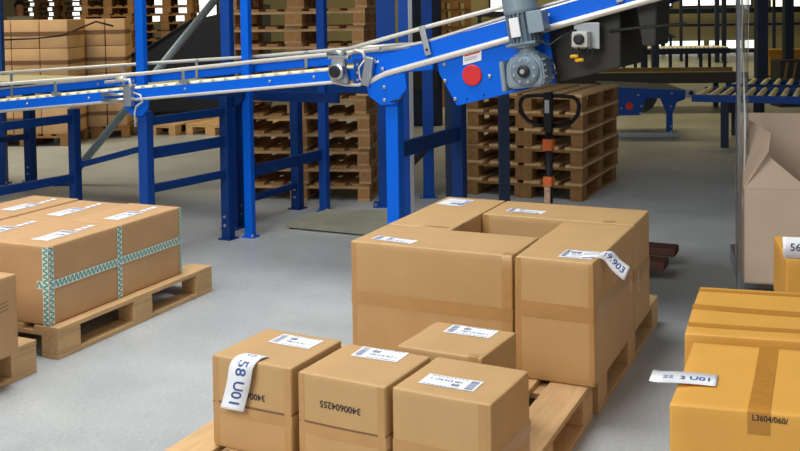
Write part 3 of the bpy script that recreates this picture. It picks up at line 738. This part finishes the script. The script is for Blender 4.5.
MB().lathe([(.012, 0), (.012, .022)], MG @ Matrix.Translation((.10, -.04, .158)), 10).build('cable_gland', M_dark, tb)
MB().tube([MG @ Vector(v) for v in ((.10, -.04, .16), (.095, -.05, .13), (.135, -.05, .105), (.18, -.03, .13), (.25, .05, .16))], .006, 6).build('cable', M_dark, tb)
# switch box under the beam
sp_ = MB().box(2.765, 2.895, -.012, .0, 1.355, 1.485, None, .004).build('switch_mount', M_zinc, iv)
sb = MB().box(2.772, 2.852, -.075, -.012, 1.365, 1.442, None, .006).build('switch_box', mat('light_grey_plastic', 'BFC0BA', .5), iv)
MB().lathe([(.026, 0), (.026, .012), (.018, .018)], Matrix.Translation((2.812, -.075, 1.405)) @ X90, 20).build('switch_knob', M_dark, sb)
for k_, xx in enumerate((2.775, 2.80, 2.83)):
    MB().tube([(xx, -.04, 1.385), (xx-.02+.02*k_, -.045, 1.335), (xx-.0, -.045, 1.305), (xx+.03, -.04, 1.31), (2.87, -.03, 1.36)], .0045, 6).build('cable', M_dark, sb)
for xx, zz in ((2.78, 1.318), (2.805, 1.300)): MB().tube([(xx-.02, -.05, zz), (xx+.02, -.052, zz+.004)], .009, 8).build('cable_plug', M_yel, sb)
# dark covers under the steep section
MB().prism([(2.672, 1.187), (2.60, 1.40), (2.70, bl(2.70)-.03), (2.98, bl(2.98)-.03), (2.98, 1.265)], .05, .50, None, .004).build('under_cover', M_darkg, iv)
MB().prism([(3.06, bl(3.06)-.03), (3.16, bl(3.16)-.03), (3.15, 1.37), (3.09, 1.37)], .05, .35, None, .004).build('under_cover', M_darkg, iv)
MB().tube([(2.93, .04, 1.44), (3.05, .05, 1.455), (3.3, .05, 1.475)], .007, 8).build('return_rod', M_darkg, iv)
leg_frame(iv, 1.742, .03, .90, (1.10, 1.12), [(.79, .085)], M_blue, .075)
leg_frame(iv, 2.55, .90, 1.00, (1.12, 1.12), [], M_navy, .02, base=False) if False else None

# --- level far conveyor with cream belt
fc = croot('belt_conveyor', 'level conveyor with a cream belt at the far side of the rising one', 'conveyor', 0, 0)
MB().box(-4.6, .75, 1.10, 1.13, .93, 1.0, None, .003).build('side_rail', M_blue3, fc); MB().box(-4.6, .75, 1.86, 1.89, .93, 1.0, None, .003).build('side_rail', M_blue3, fc)
MB().box(-4.6, -.9, 1.13, 1.86, 1.005, 1.022, None, .003).build('belt', M_alu, fc)
leg_frame(fc, -.085, 1.15, 1.86, .93, [(.19, .045)], M_blue3, .075)
leg_frame(fc, -3.05, 1.15, 1.90, .93, [(.45, .05)], M_blue3, .075)

# ------------------------------------------------------------------ steel posts and braces
def post(label, x, y, w, d, h, m, rz=TH, flange=False, group='tall blue steel posts', band=False):
    o = thing('steel_post', label, 'post', (x, y, 0), -rz, group)
    if flange:
        mb = MB().box(-w/2, w/2, -d/2, -d/2+.012, .008, h, None, .003).box(-w/2, w/2, d/2-.012, d/2, .008, h, None, .003).box(-.006, .006, -d/2, d/2, .008, h)
    else: mb = MB().box(-w/2, w/2, -d/2, d/2, .008, h, None, .006)
    mb.build('shaft', m, o); b_ = MB().box(-w*.8, w*.8, -d*.8, d*.8, 0, .010).build('foot_plate', m, o)
    for sx in (-1, 1): MB().lathe([(.010, 0), (.010, .02)], Matrix.Translation((sx*w*.66, -d*.66, .01)), 8).build('bolt', M_steel, b_)
    if band: MB().box(w/2, w/2+.03, -d/2, d/2, .01, h, None, .003).build('silver_edge', M_steel, o)
    return o
p = D(144, 150, 7.33); post('tall blue post rising through the rising conveyor at the left hinge plate', p.x, p.y-.0, .072, .05, 3.2, M_blue)
p = G(250.5, 237); post('tall blue post in front of the big pallet stack, nearer one', p.x, p.y, .062, .05, 3.2, M_blue)
p = G(228.5, 233); post('tall blue post just left of the one in front of the pallet stack', p.x, p.y+.13, .080, .06, 3.2, M_blue2)
p = G(325, 211); q2 = post('tall blue post before the middle of the big pallet stack', p.x, p.y, .068, .06, 3.2, M_blue2)
p = G(388.5, 205); post('broad blue post behind the hinge leg, at the right of the pallet stack', p.x, p.y, .15, .14, 3.4, M_blue2, 0)
p = D(405, 160, 7.0); post('narrow blue post with a silver edge beside the broad post', p.x, p.y, .07, .08, 3.2, M_blue2, 0, band=True)
p = G(429, 197); post('blue post with a clear gap on both sides right of the silver edged one', p.x, p.y, .09, .09, 3.2, M_blue2, 0)
p = D(504, 150, 7.0); post('shade-darkened blue post under the gearmotor, in front of the low pallet stack', p.x, p.y, .075, .08, 1.15, M_navy, 0)
p = D(452, 150, 6.9); post('shade-darkened blue post under the drive plate beside the conveyor leg', p.x, p.y, .09, .08, 1.1, M_navy, 0)
p = D(1, 100, 9.3); post('blue post at the left picture edge', p.x, p.y, .07, .08, 3.2, M_blue2, 0)
p = D(28.5, 150, 9.35); post('short blue post by the left edge under the far conveyor', p.x, p.y, .065, .065, .92, M_blue3, 0)
# bars joining posts
def bar(label, a, b, h, w, m, group='blue cross bars between posts'):
    a, b = Vector(a), Vector(b); d = b-a; o = thing('cross_bar', label, 'bar', (a.x, a.y, 0), math.atan2(d.y, d.x), group); l = d.xy.length
    mb = MB().prism([(0, a.z-h/2), (l, b.z-h/2), (l, b.z+h/2), (0, a.z+h/2)], -w/2, w/2, None, .003); mb.build('bar_body', m, o)
    MB().box(-.006, .0, -w, w, a.z-h*.7, a.z+h*.7).build('end_plate', m, o); return o
pa, pb = G(250.5, 237), G(325, 211); dv = (pb-pa).normalized()
bar('thick blue cross bar before the big pallet stack at knee height', (pa.x+dv.x*.05, pa.y+dv.y*.05, .455), (pb.x-dv.x*.055, pb.y-dv.y*.055, .45), .078, .03, M_blue3)
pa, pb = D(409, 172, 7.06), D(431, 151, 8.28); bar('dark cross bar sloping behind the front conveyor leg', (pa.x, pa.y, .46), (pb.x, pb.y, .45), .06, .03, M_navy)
p0, p1 = G(64, 186, 0), D(222, -9, 9.2)
o = thing('diagonal_brace', 'grey steel tube sloping up to the right behind the left conveyor', 'brace', (p0.x, 9.2, 0), 0)
MB().tube([(0, 0, .02), (p1.x-p0.x, 0, p1.z)], .036, 12).build('brace_tube', mat('grey_paint', '90A2AE', .45, .2), o)
MB().box(-.1, .1, -.08, .08, 0, .02).build('foot_plate', M_blue3, o)
# board on the floor
o = thing('floor_board', 'worn grey board lying on the floor before the big pallet stack', 'board', (0, 0, 0), 0)
q = [G(*v, .05) for v in ((286, 222), (327, 209), (420, 211), (384, 231))]
mb = MB(); mb.add([Vector((v.x, v.y, .012)) for v in q]+[Vector((v.x, v.y, .05)) for v in q], [(3, 2, 1, 0), (4, 5, 6, 7), (0, 1, 5, 4), (1, 2, 6, 5), (2, 3, 7, 6), (3, 0, 4, 7)]); mb.build('board_sheet', M_plyd, o)
ctr = sum((v.xy for v in q), Vector((0, 0)))/4
mb = MB()
for v in q: c_ = v.xy.lerp(ctr, .12); mb.box(c_.x-.03, c_.x+.03, c_.y-.03, c_.y+.03, 0, .012)
mb.build('underside_pads', M_woodd, o)

# ------------------------------------------------------------------ pallet stacks
A, B = AB(R(9))
c = G(369, 202, 0).xy
x, y = c-A*.6+B*.41
pallet_stack(14, 'in the tall stack behind the blue posts', x, y, R(9), .8, 1.2, M_wood2, 'pallets in the tall stack', True, 7, .02, (M_wood2, M_wood, M_wood2, M_wood))
A, B = AB(R(26)); c = G(582.5, 202, 0).xy
x, y = c-A*.5+B*.58
pallet_stack(6, 'in the waist-high stack behind the hand truck', x, y, R(26), 1.16, 1.0, M_wood2, 'pallets in the waist-high stack', True, 6, .012, (M_wood, M_wood3, M_wood3, M_wood3))
for i, (px_, lab) in enumerate(((186, 'single empty pallet on the far floor, in the gap between conveyor legs'), (128, 'single empty pallet on the far floor, left of the other one'), (250, 'single empty pallet on the far floor, right end of the three'))):
    c = G(px_, 134.5, 0).xy; A, B = AB(R(20)); w_ = .72
    x, y = c+A*w_/2+B*.6
    pallet(lab, x, y, R(20), 1.2, w_, M_wood, 'single pallets on the far floor', 0, 6, True)

# ------------------------------------------------------------------ hand pallet truck behind the middle pallet
tr = thing('hand_pallet_truck', 'hand pallet truck with a black loop handle behind the middle pallet', 'pallet truck', (.90, 6.1, 0), R(-25))
MB().tube([(0, 0, .10), (0, .02, .86)], .024, 12).build('shaft', M_dark, tr)
h0 = Vector((0, .02, .835)); lp = []
for (xx, zz) in ((0, .0), (-.08, .008), (-.14, .03), (-.178, .075), (-.188, .13), (-.175, .165), (-.15, .182), (-.08, .188), (0, .19), (.08, .188), (.15, .182), (.175, .165), (.188, .13), (.178, .075), (.14, .03), (.08, .008), (0, 0)):
    lp.append(h0+Vector((xx, .01, zz)))
hl = MB().tube(lp, .013, 10).build('loop_handle', M_dark, tr)
hs_ = MB().box(-.026, .026, -.015, .035, .80, 1.045, None, .008).build('handle_stem', M_dark, tr)
MB().box(-.016, .012, -.018, -.015, .92, 1.0).build('white_sticker', M_paper, hs_)
MB().box(-.03, .03, -.03, .04, .69, .76, None, .006).build('orange_clamp', M_orange, tr); MB().box(-.028, .028, -.03, .04, .47, .53, None, .006).build('orange_clamp', M_orange, tr)
MB().box(-.018, .018, -.034, -.024, .34, .47).build('warning_sticker', mat('worn_sticker', 'C9A58C', .6, noise=.5, scale=60), tr)
MB().box(-.10, .10, -.08, .10, .06, .30, None, .02).build('pump_housing', M_orange, tr)
for sx in (-.06, .06): MB().lathe([(.085, -.025), (.085, .025)], Matrix.Translation((sx, -.02, .085)) @ Matrix.Rotation(R(90), 4, 'Y'), 20).build('wheel', M_dark, tr)
for yy in (.17, -.17): 
    f_ = MB().box(-.2, .70, yy-.08, yy+.08, .075, .12, None, .01) if False else MB().box(.08, .74, yy-.075, yy+.075, .07, .12, None, .012)
    f_.build('fork', M_woodd, tr); MB().lathe([(.035, -.03), (.035, .03)], Matrix.Translation((.55, yy, .036)) @ X90, 14).build('fork_roller', M_dark, tr)
MB().box(.02, .12, -.25, .25, .12, .2, None, .01).build('cross_head', M_woodd, tr)

# ------------------------------------------------------------------ far carton pallets at the left
def far_load(prefix, c0, yaw, ncol, nrow, cw, chh, dep, grp, gold=False):
    A, B = AB(yaw)
    first = None
    cols = ['left', 'middle', 'right']
    for r_ in range(nrow):
        for c_ in range(ncol):
            q = c0+A*(cw*(c_+.5))+B*(dep/2)
            lab = 'taped carton, %s column, %s row up, %s' % (cols[c_], ORD[r_] if r_ else 'lowest', prefix)
            if first is None:
                k = Carton(lab, q.x, q.y, 0, yaw, cw-.012, dep, chh-.006, M_cardfar, grp, .004, .003, False, 80, False)
                k.ring(chh*.5, .05, M_tapef); k.band([('top', -cw/2, 0, cw/2, 0)], .05, 'tape', M_tapef)
                first = k.o; o = first
            else: o = copy_tree(first)
            o.location = (q.x, q.y, .146+r_*chh); o['label'] = lab
far_load('on the nearer far pallet', G(-14, 147, 0).xy.to_3d().xy, R(2), 3, 4, .345, .345, .6, 'cartons on the nearer far pallet')
x, y = G(-14, 147, 0).xy+Vector((.50, .32)); pallet('pallet under the nearer far block of cartons', x, y, R(2), .7, 1.05, M_woodf, 'pallets under the far cartons', 0, 6)
c0 = G(67, 139.5, 0).xy
far_load('on the farther far pallet', c0, R(-10), 3, 4, .25, .345, .8, 'cartons on the farther far pallet')
A, B = AB(R(-10)); x, y = c0+A*.37+B*.39; pallet('pallet under the farther far block of cartons', x, y, R(-10), .85, .80, M_woodf, 'pallets under the far cartons', 0, 5)

o = thing('load_strap', 'thin dark strap slung across the front of the far cartons', 'strap', (0, 0, 0), 0)
MB().tube([D(1, 40, 11.80), D(35, 38.5, 11.82), D(62, 35.5, 11.84), D(66, 34, 11.95), D(78, 29, 12.32), D(96, 21.5, 12.45), D(113, 26, 12.4)], .012, 6).build('strap_cord', M_dark, o)
# ------------------------------------------------------------------ distant pallet stacks
def far_stack(n, px_, yy, yaw, desc, LB=.8, WA=1.2):
    p = D(px_, 100, yy); pallet_stack(n, desc, p.x, p.y, yaw, LB, WA, M_woodf, 'distant stacked pallets', False, 5, .03)
far_stack(15, 117, 17.5, R(4), 'distant stack just above the far cartons', .8, .9)
far_stack(15, 171, 17.8, R(-3), 'distant stack right of the tall blue post', .8, .9)
far_stack(15, 44, 29, R(2), 'distant stack beside the person')
far_stack(15, 89, 29.2, R(-2), 'distant stack before the right end of the windows')
far_stack(13, 458, 16.5, R(5), 'distant stack seen just right of the blue posts', .8, .5)
# dark sloping machine behind the single pallets
o = thing('covered_conveyor', 'dark navy sloping covered conveyor in the back left hall', 'conveyor', (0, 0, 0), 0)
pts = [D(108, 64, 15.2), D(150, 47, 15.2), D(192, 20, 15.2), D(262, 4, 15.2)]
poly_ = [(p.x, p.z) for p in pts]; poly_ = [(poly_[0][0], .08)]+poly_+[(poly_[-1][0], .08)]
MB().prism(poly_, 15.2, 16.2, None, .01).build('side_cover', mat('black_blue_sheet', '080F1E', .6), o)
mb = MB()
for xx in (-4.2, -3.2, -2.3): mb = MB().box(xx, xx+.1, 15.25, 15.35, 0, .08); mb.build('leg', M_navy, o)
MB().prism([(poly_[1][0], poly_[1][1]), (poly_[2][0], poly_[2][1]), (poly_[3][0], poly_[3][1]), (poly_[3][0], poly_[3][1]+.02), (poly_[2][0], poly_[2][1]+.02), (poly_[1][0], poly_[1][1]+.02)], 15.15, 15.2).build('edge_strip', M_navy, o)
o = thing('dark_machine', 'dark machine housing standing in the hall behind the gearmotor', 'machine', (0, 0, 0), 0)
p0, p1 = D(405, 60, 13.5), D(640, 60, 13.5)
MB().box(p0.x, p0.x+.5, 13.5, 14.5, 0, 2.6, None, .02).build('housing', M_navy, o); MB().box(p0.x+.05, p0.x+.45, 13.46, 13.5, .5, 1.4, None, .01).build('door_panel', M_darkg, o)
MB().box(p0.x+.36, p0.x+.40, 13.43, 13.46, .9, 1.1, None, .005).build('door_handle', M_steel, o)

# ------------------------------------------------------------------ right rear conveyors
TR = R(24)
rc = thing('roller_conveyor', 'low blue roller conveyor crossing the back right behind the film', 'conveyor', (3.2, 11.15, 0), -TR)
zc = .56
MB().box(.05, 3.4, 0, .04, zc-.06, zc+.02, None, .004).build('side_rail', M_blue2, rc)
MB().box(.05, 3.4, 1.16, 1.20, zc-.06, zc+.02, None, .004).build('side_rail', M_blue2, rc)
pr = None
for i in range(26):
    if pr is None: pr = MB().tube([(0, .04, 0), (0, 1.16, 0)], .03, 10).build('roller', M_alu, rc); q = pr
    else: q = pr.copy(); COL.objects.link(q); q.parent = rc
    q.location = (.12+i*.125, 0, zc+.0)
for xx in (.4, 2.0, 3.2):
    for yy in (.03, 1.17): MB().box(xx-.04, xx+.04, yy-.04, yy+.04, 0, zc-.06, None, .004).build('leg', M_navy, rc)
rd = thing('conveyor_drive', 'blue conveyor drive with a red dot and flared leg, right of the low pallet stack', 'conveyor', (2.5, 11.95, 0), -R(3))
P_ = lambda px_, py_: ((lambda v: (v.x-2.5, v.z))(D(px_, py_, 11.95)))
MB().prism([P_(608, 87), P_(686, 90), P_(684, 99), P_(676, 102), P_(672, 113), P_(672, 137), P_(666, 137), P_(666, 113), P_(660, 98), P_(646, 98), P_(640, 115), P_(608, 116)], 0, .04, None, .004).build('side_plate', M_blue2, rd)
MB().prism([P_(608, 87), P_(686, 90), P_(686, 94), P_(608, 91)], .04, 1.1, None, .004).build('top_plate', M_navy, rd)
MB().lathe([(.045, 0), (.045, .01)], Matrix.Translation((P_(629, 106)[0], 0, P_(629, 106)[1])) @ X90, 20).build('red_dot', M_red, rd)
MB().prism([P_(645, 99), P_(658, 99), P_(653, 108), P_(645, 113)], .05, .5, None).build('drum_cover', M_dark, rd)
MB().box(P_(606, 130)[0], P_(678, 130)[0], -.02, .12, .0, .065, None, .01).build('foot_bar', M_zinc, rd, 'shiny silver foot bar')
for p in ((638, 95), (641, 106), (640, 113), (621, 108), (671, 93), (670, 106), (670, 126), (670, 131)): bolt(rd, *P_(*p), r=.013, y=0)
MB().box(P_(684, 95)[0], P_(694, 95)[0], -.03, .03, P_(684, 97)[1], P_(684, 88.5)[1], None, .005).build('bearing_block', M_zinc, rd)
MB().lathe([(.03, 0), (.03, .01)], Matrix.Translation((P_(689.5, 92)[0], -.03, P_(689, 92.5)[1])) @ X90, 16).build('bearing', M_dark, rd)
# belt lane behind it
bl_ = thing('belt_conveyor', 'dull brown belt conveyor running across the back behind the blue drive unit', 'conveyor', (1.9, 14.9, 0), -R(5))
MB().box(0, 3.2, 0, .9, .50, .56, None, .005).build('belt', M_belt, bl_); MB().box(0, 3.2, -.04, 0, .44, .60, None, .004).build('side_rail', M_darkg, bl_)
MB().box(0, 3.2, .9, .94, .48, .62, None, .004).build('side_rail', M_belt, bl_)
for xx in (.3, 1.6, 2.9): MB().box(xx, xx+.07, -.02, .05, 0, .5).build('leg', M_navy, bl_); MB().box(xx, xx+.07, .83, .9, 0, .5).build('leg', M_navy, bl_)
rb = thing('roller_conveyor', 'second roller lane behind the low blue one at the right edge', 'conveyor', (4.05, 12.35, 0), -R(24))
for yy in (0, .9): MB().box(0, 3, yy-.02, yy+.02, .50, .60, None, .004).build('side_rail', M_blue3, rb)
pr = None
for i in range(20):
    if pr is None: pr = MB().tube([(0, .02, 0), (0, .88, 0)], .03, 8).build('roller', M_alu, rb); q = pr
    else: q = pr.copy(); COL.objects.link(q); q.parent = rb
    q.location = (.1+i*.15, 0, .59)
for xx in (.3, 2.6): MB().box(xx, xx+.07, 0, .07, 0, .5).build('leg', M_navy, rb); MB().box(xx, xx+.07, .8, .87, 0, .5).build('leg', M_navy, rb)
# far roller table
ft = thing('roller_table', 'distant roller table with white rollers in the far right hall', 'conveyor', (5.2, 22.6, 0), R(2))
for yy in (0, 1.0): MB().box(0, 2.3, yy, yy+.05, .50, .62, None, .004).build('side_rail', M_navy, ft)
pr = None
for i in range(22):
    if pr is None: pr = MB().tube([(0, .05, 0), (0, 1.0, 0)], .035, 8).build('roller', M_tube, ft); q = pr
    else: q = pr.copy(); COL.objects.link(q); q.parent = ft
    q.location = (.06+i*.104, 0, .62)
for xx in (.1, .9, 1.6, 2.15):
    for yy in (0, 1.0): MB().box(xx, xx+.06, yy, yy+.06, 0, .5).build('leg', M_navy, ft)
p = D(657, 40, 24); o = thing('slanted_lectern_table', 'small blue slanted desk beyond the distant roller table', 'desk', (p.x, 24.6, 0), 0)
MB().prism([(0, .98), (.62, .80), (.62, .84), (.10, 1.09), (0, 1.02)], 0, .6, None, .01).build('desk_top', M_blue3, o)
for xx in (.08, .50): MB().box(xx, xx+.05, .1, .15, 0, .83).build('leg', M_navy, o)
# far posts and rails
def fpost(px_, yy, w, lab, h=4.5, m=M_navy):
    p = D(px_, 30, yy); o = post(lab, p.x, p.y, w, w, h, m, 0, group='dark posts in the rear hall'); return o
fpost(761, 17, .18, 'thick dark navy post right of the film in the rear hall')
fpost(788, 19.5, .17, 'thick dark navy post near the right edge in the rear hall')
fpost(717, 28, .11, 'left one of two dark posts close together by the back wall'); fpost(724, 28, .11, 'right one of two dark posts close together by the back wall')
fpost(774, 26, .07, 'thin dark post between the two thick navy ones')
fpost(644, 21, .12, 'dark post left of the distant roller table'); fpost(655, 18, .12, 'dark post at the left end of the distant roller table'); fpost(681, 29, .08, 'thin dark post by the back wall above the roller table'); fpost(699, 31, .07, 'thin dark post against the cream back wall')
b1 = thing('overhead_beam', 'long dark navy beam across the cream back wall below the windows', 'beam', (2.5, 33.2, 0), 0)
MB().box(0, 13, 0, .15, 1.35, 1.52, None, .01).build('beam_body', M_navy, b1)
for xx in (.1, 6.2, 12.7): MB().box(xx, xx+.12, .02, .14, 0, 1.35).build('leg', M_navy, b1)
b2 = thing('guard_rail', 'thin dark rail at mid height before the cream back wall', 'rail', (2.5, 33.5, 0), 0)
MB().box(0, 13, 0, .06, .92, 1.0).build('rail_bar', M_navy, b2)
for xx in (1, 5, 9, 12.5): MB().box(xx, xx+.06, 0, .06, 0, .92).build('leg', M_navy, b2)
p = D(786, 56, 22); yb = thing('yellow_bin', 'dull yellow bin on the floor between the rear posts', 'bin', (p.x, 22, 0), 0)
MB().prism([(-.42, .02), (.42, .02), (.48, .58), (-.48, .58)], -.3, .3, None, .02).build('bin_body', mat('ochre_plastic', 'A87A1E', .6), yb)
MB().box(-.5, .5, -.32, .32, .56, .60, None, .01).build('rim', M_yel, yb) if False else MB().box(-.5, .5, -.33, .33, .56, .61, None, .01).build('rim', mat('ochre_plastic', 'A87A1E'), yb)
p = D(790, 68, 15.5); zb = thing('crate', 'black slatted crate at the right edge behind the roller lanes', 'crate', (p.x+.12, 15.5, 0), 0)
MB().box(-.35, .35, -.2, .2, .3, .72, None, .01).build('crate_body', M_dark, zb); MB().box(-.35, .35, -.2, .2, .0, .3).build('crate_base', M_navy, zb)
for i in range(5): MB().prism([(-.32+i*.13, .34), (-.28+i*.13, .34), (-.22+i*.13, .69), (-.26+i*.13, .69)], -.215, -.2).build('slat', M_belt, zb)

# ------------------------------------------------------------------ person behind the far cartons
def person(x, y, rz, label, hgt=1.76):
    o = thing('person', label, 'person', (x, y, 0), rz)
    k = hgt/1.76
    V = [(0, 0, .98), (0, 0, 1.16), (0, 0, 1.36), (0, -.01, 1.47), (0, -.02, 1.54), (0, -.025, 1.63), (0, -.02, 1.71),
         (.19, 0, 1.42), (.25, .02, 1.15), (.24, -.08, .92), (.24, -.11, .84), (-.19, 0, 1.42), (-.25, .02, 1.15), (-.24, -.08, .92), (-.24, -.11, .84),
         (.10, 0, .90), (.11, -.02, .50), (.12, .02, .10), (.12, -.12, .04), (-.10, 0, .90), (-.11, -.02, .50), (-.12, .02, .10), (-.12, -.12, .04)]
    Rr = [.15, .14, .16, .07, .055, .082, .075, .065, .05, .036, .035, .065, .05, .036, .035, .09, .065, .05, .035, .09, .065, .05, .035]
    E = [(0, 1), (1, 2), (2, 3), (3, 4), (4, 5), (5, 6), (2, 7), (7, 8), (8, 9), (9, 10), (2, 11), (11, 12), (12, 13), (13, 14), (0, 15), (15, 16), (16, 17), (17, 18), (0, 19), (19, 20), (20, 21), (21, 22)]
    def skin(name, vi, ei, rad, m, grow=0):
        me = bpy.data.meshes.new(name); mp = {v: i for i, v in enumerate(vi)}
        me.from_pydata([tuple(c*k for c in V[v]) for v in vi], [(mp[a], mp[b]) for a, b in ei], []); me.materials.append(m)
        ob = bpy.data.objects.new(name, me); COL.objects.link(ob); ob.parent = o
        sk = ob.modifiers.new('s', 'SKIN'); 
        for i, v in enumerate(vi): me.skin_vertices[0].data[i].radius = ((rad[v]+grow)*k, (rad[v]*(.72 if v in (0, 1, 2) else 1.08 if v in (5, 6) else 1)+grow)*k)
        me.skin_vertices[0].data[0].use_root = True; ob.modifiers.new('d', 'SUBSURF').levels = 2; ob.modifiers['d'].render_levels = 2; return ob
    # mesh.skin_vertices needs the modifier first
    global _dummy
    def skin2(name, vi, ei, m, grow):
        me = bpy.data.meshes.new(name); mp = {v: i for i, v in enumerate(vi)}
        me.from_pydata([tuple(c*k for c in V[v]) for v in vi], [(mp[a], mp[b]) for a, b in ei], []); me.materials.append(m)
        ob = bpy.data.objects.new(name, me); COL.objects.link(ob); ob.parent = o
        ob.modifiers.new('s', 'SKIN')
        if not me.skin_vertices:
            bm = bmesh.new(); bm.from_mesh(me); bm.verts.layers.skin.verify(); bm.to_mesh(me); bm.free()
        for i, v in enumerate(vi):
            r_ = Rr[v]+grow; me.skin_vertices[0].data[i].radius = (r_*k, (r_*.75 if v in (0, 1, 2) else r_*1.1 if v in (5, 6) else r_)*k)
        me.skin_vertices[0].data[0].use_root = True
        sb = ob.modifiers.new('d', 'SUBSURF'); sb.levels = 2; sb.render_levels = 2; return ob
    body = skin2('body', list(range(len(V))), E, M_skin, 0)
    skin2('jacket', [0, 1, 2, 3, 7, 8, 9, 11, 12, 13], [(0, 1), (1, 2), (2, 3), (2, 7), (7, 8), (8, 9), (2, 11), (11, 12), (12, 13)], M_shirt, .018)
    skin2('trousers', [0, 15, 16, 17, 19, 20, 21], [(0, 15), (15, 16), (16, 17), (0, 19), (19, 20), (20, 21)], M_trou, .014)
    # face and hair
    hm = MB(); n = 14; vs = []
    for j_ in range(8):
        ph = j_/7*R(100)
        for i in range(n):
            a_ = 2*math.pi*i/n; rr_ = 1.0+(.05 if math.sin(a_) > 0 else -.02)
            vs.append(Vector((.098*math.sin(ph)*math.cos(a_)*rr_, -.015+.108*math.sin(ph)*math.sin(a_)*rr_+.015, 1.672+.112*math.cos(ph)+(.05*max(0, -math.sin(a_)) if j_ > 5 else 0)))*k)
    hm.add(vs, [(j_*n+i, j_*n+(i+1) % n, (j_+1)*n+(i+1) % n, (j_+1)*n+i) for j_ in range(7) for i in range(n)], True); hm.build('hair', M_hair, o)
    for sx in (-1, 1):
        MB().lathe([(.004, 0), (.010, .004), (.004, .008)], Matrix.Translation((sx*.033*k, -.105*k, 1.645*k)) @ X90, 8).build('eye', M_dark, o)
        MB().lathe([(.008, -.006), (.018, 0), (.008, .006)], Matrix.Translation((sx*.090*k, -.02*k, 1.64*k)) @ Matrix.Rotation(R(90), 4, 'Y'), 8).build('ear', M_skin, o)
    MB().add([(-.010*k, -.10*k, 1.615*k), (.010*k, -.10*k, 1.615*k), (0, -.128*k, 1.612*k), (0, -.104*k, 1.655*k)], [(0, 1, 2), (0, 2, 3), (1, 3, 2), (0, 3, 1)]).build('nose', M_skin, o)
    MB().tube([(-.024*k, -.106*k, 1.588*k), (0, -.112*k, 1.586*k), (.024*k, -.106*k, 1.588*k)], .004, 6).build('mouth', mat('lips', '7A4438'), o)
    return o
p = D(20, 12, 20); person(p.x, p.y, R(12), 'person in a pale jacket standing behind the far cartons at the left', 1.88)
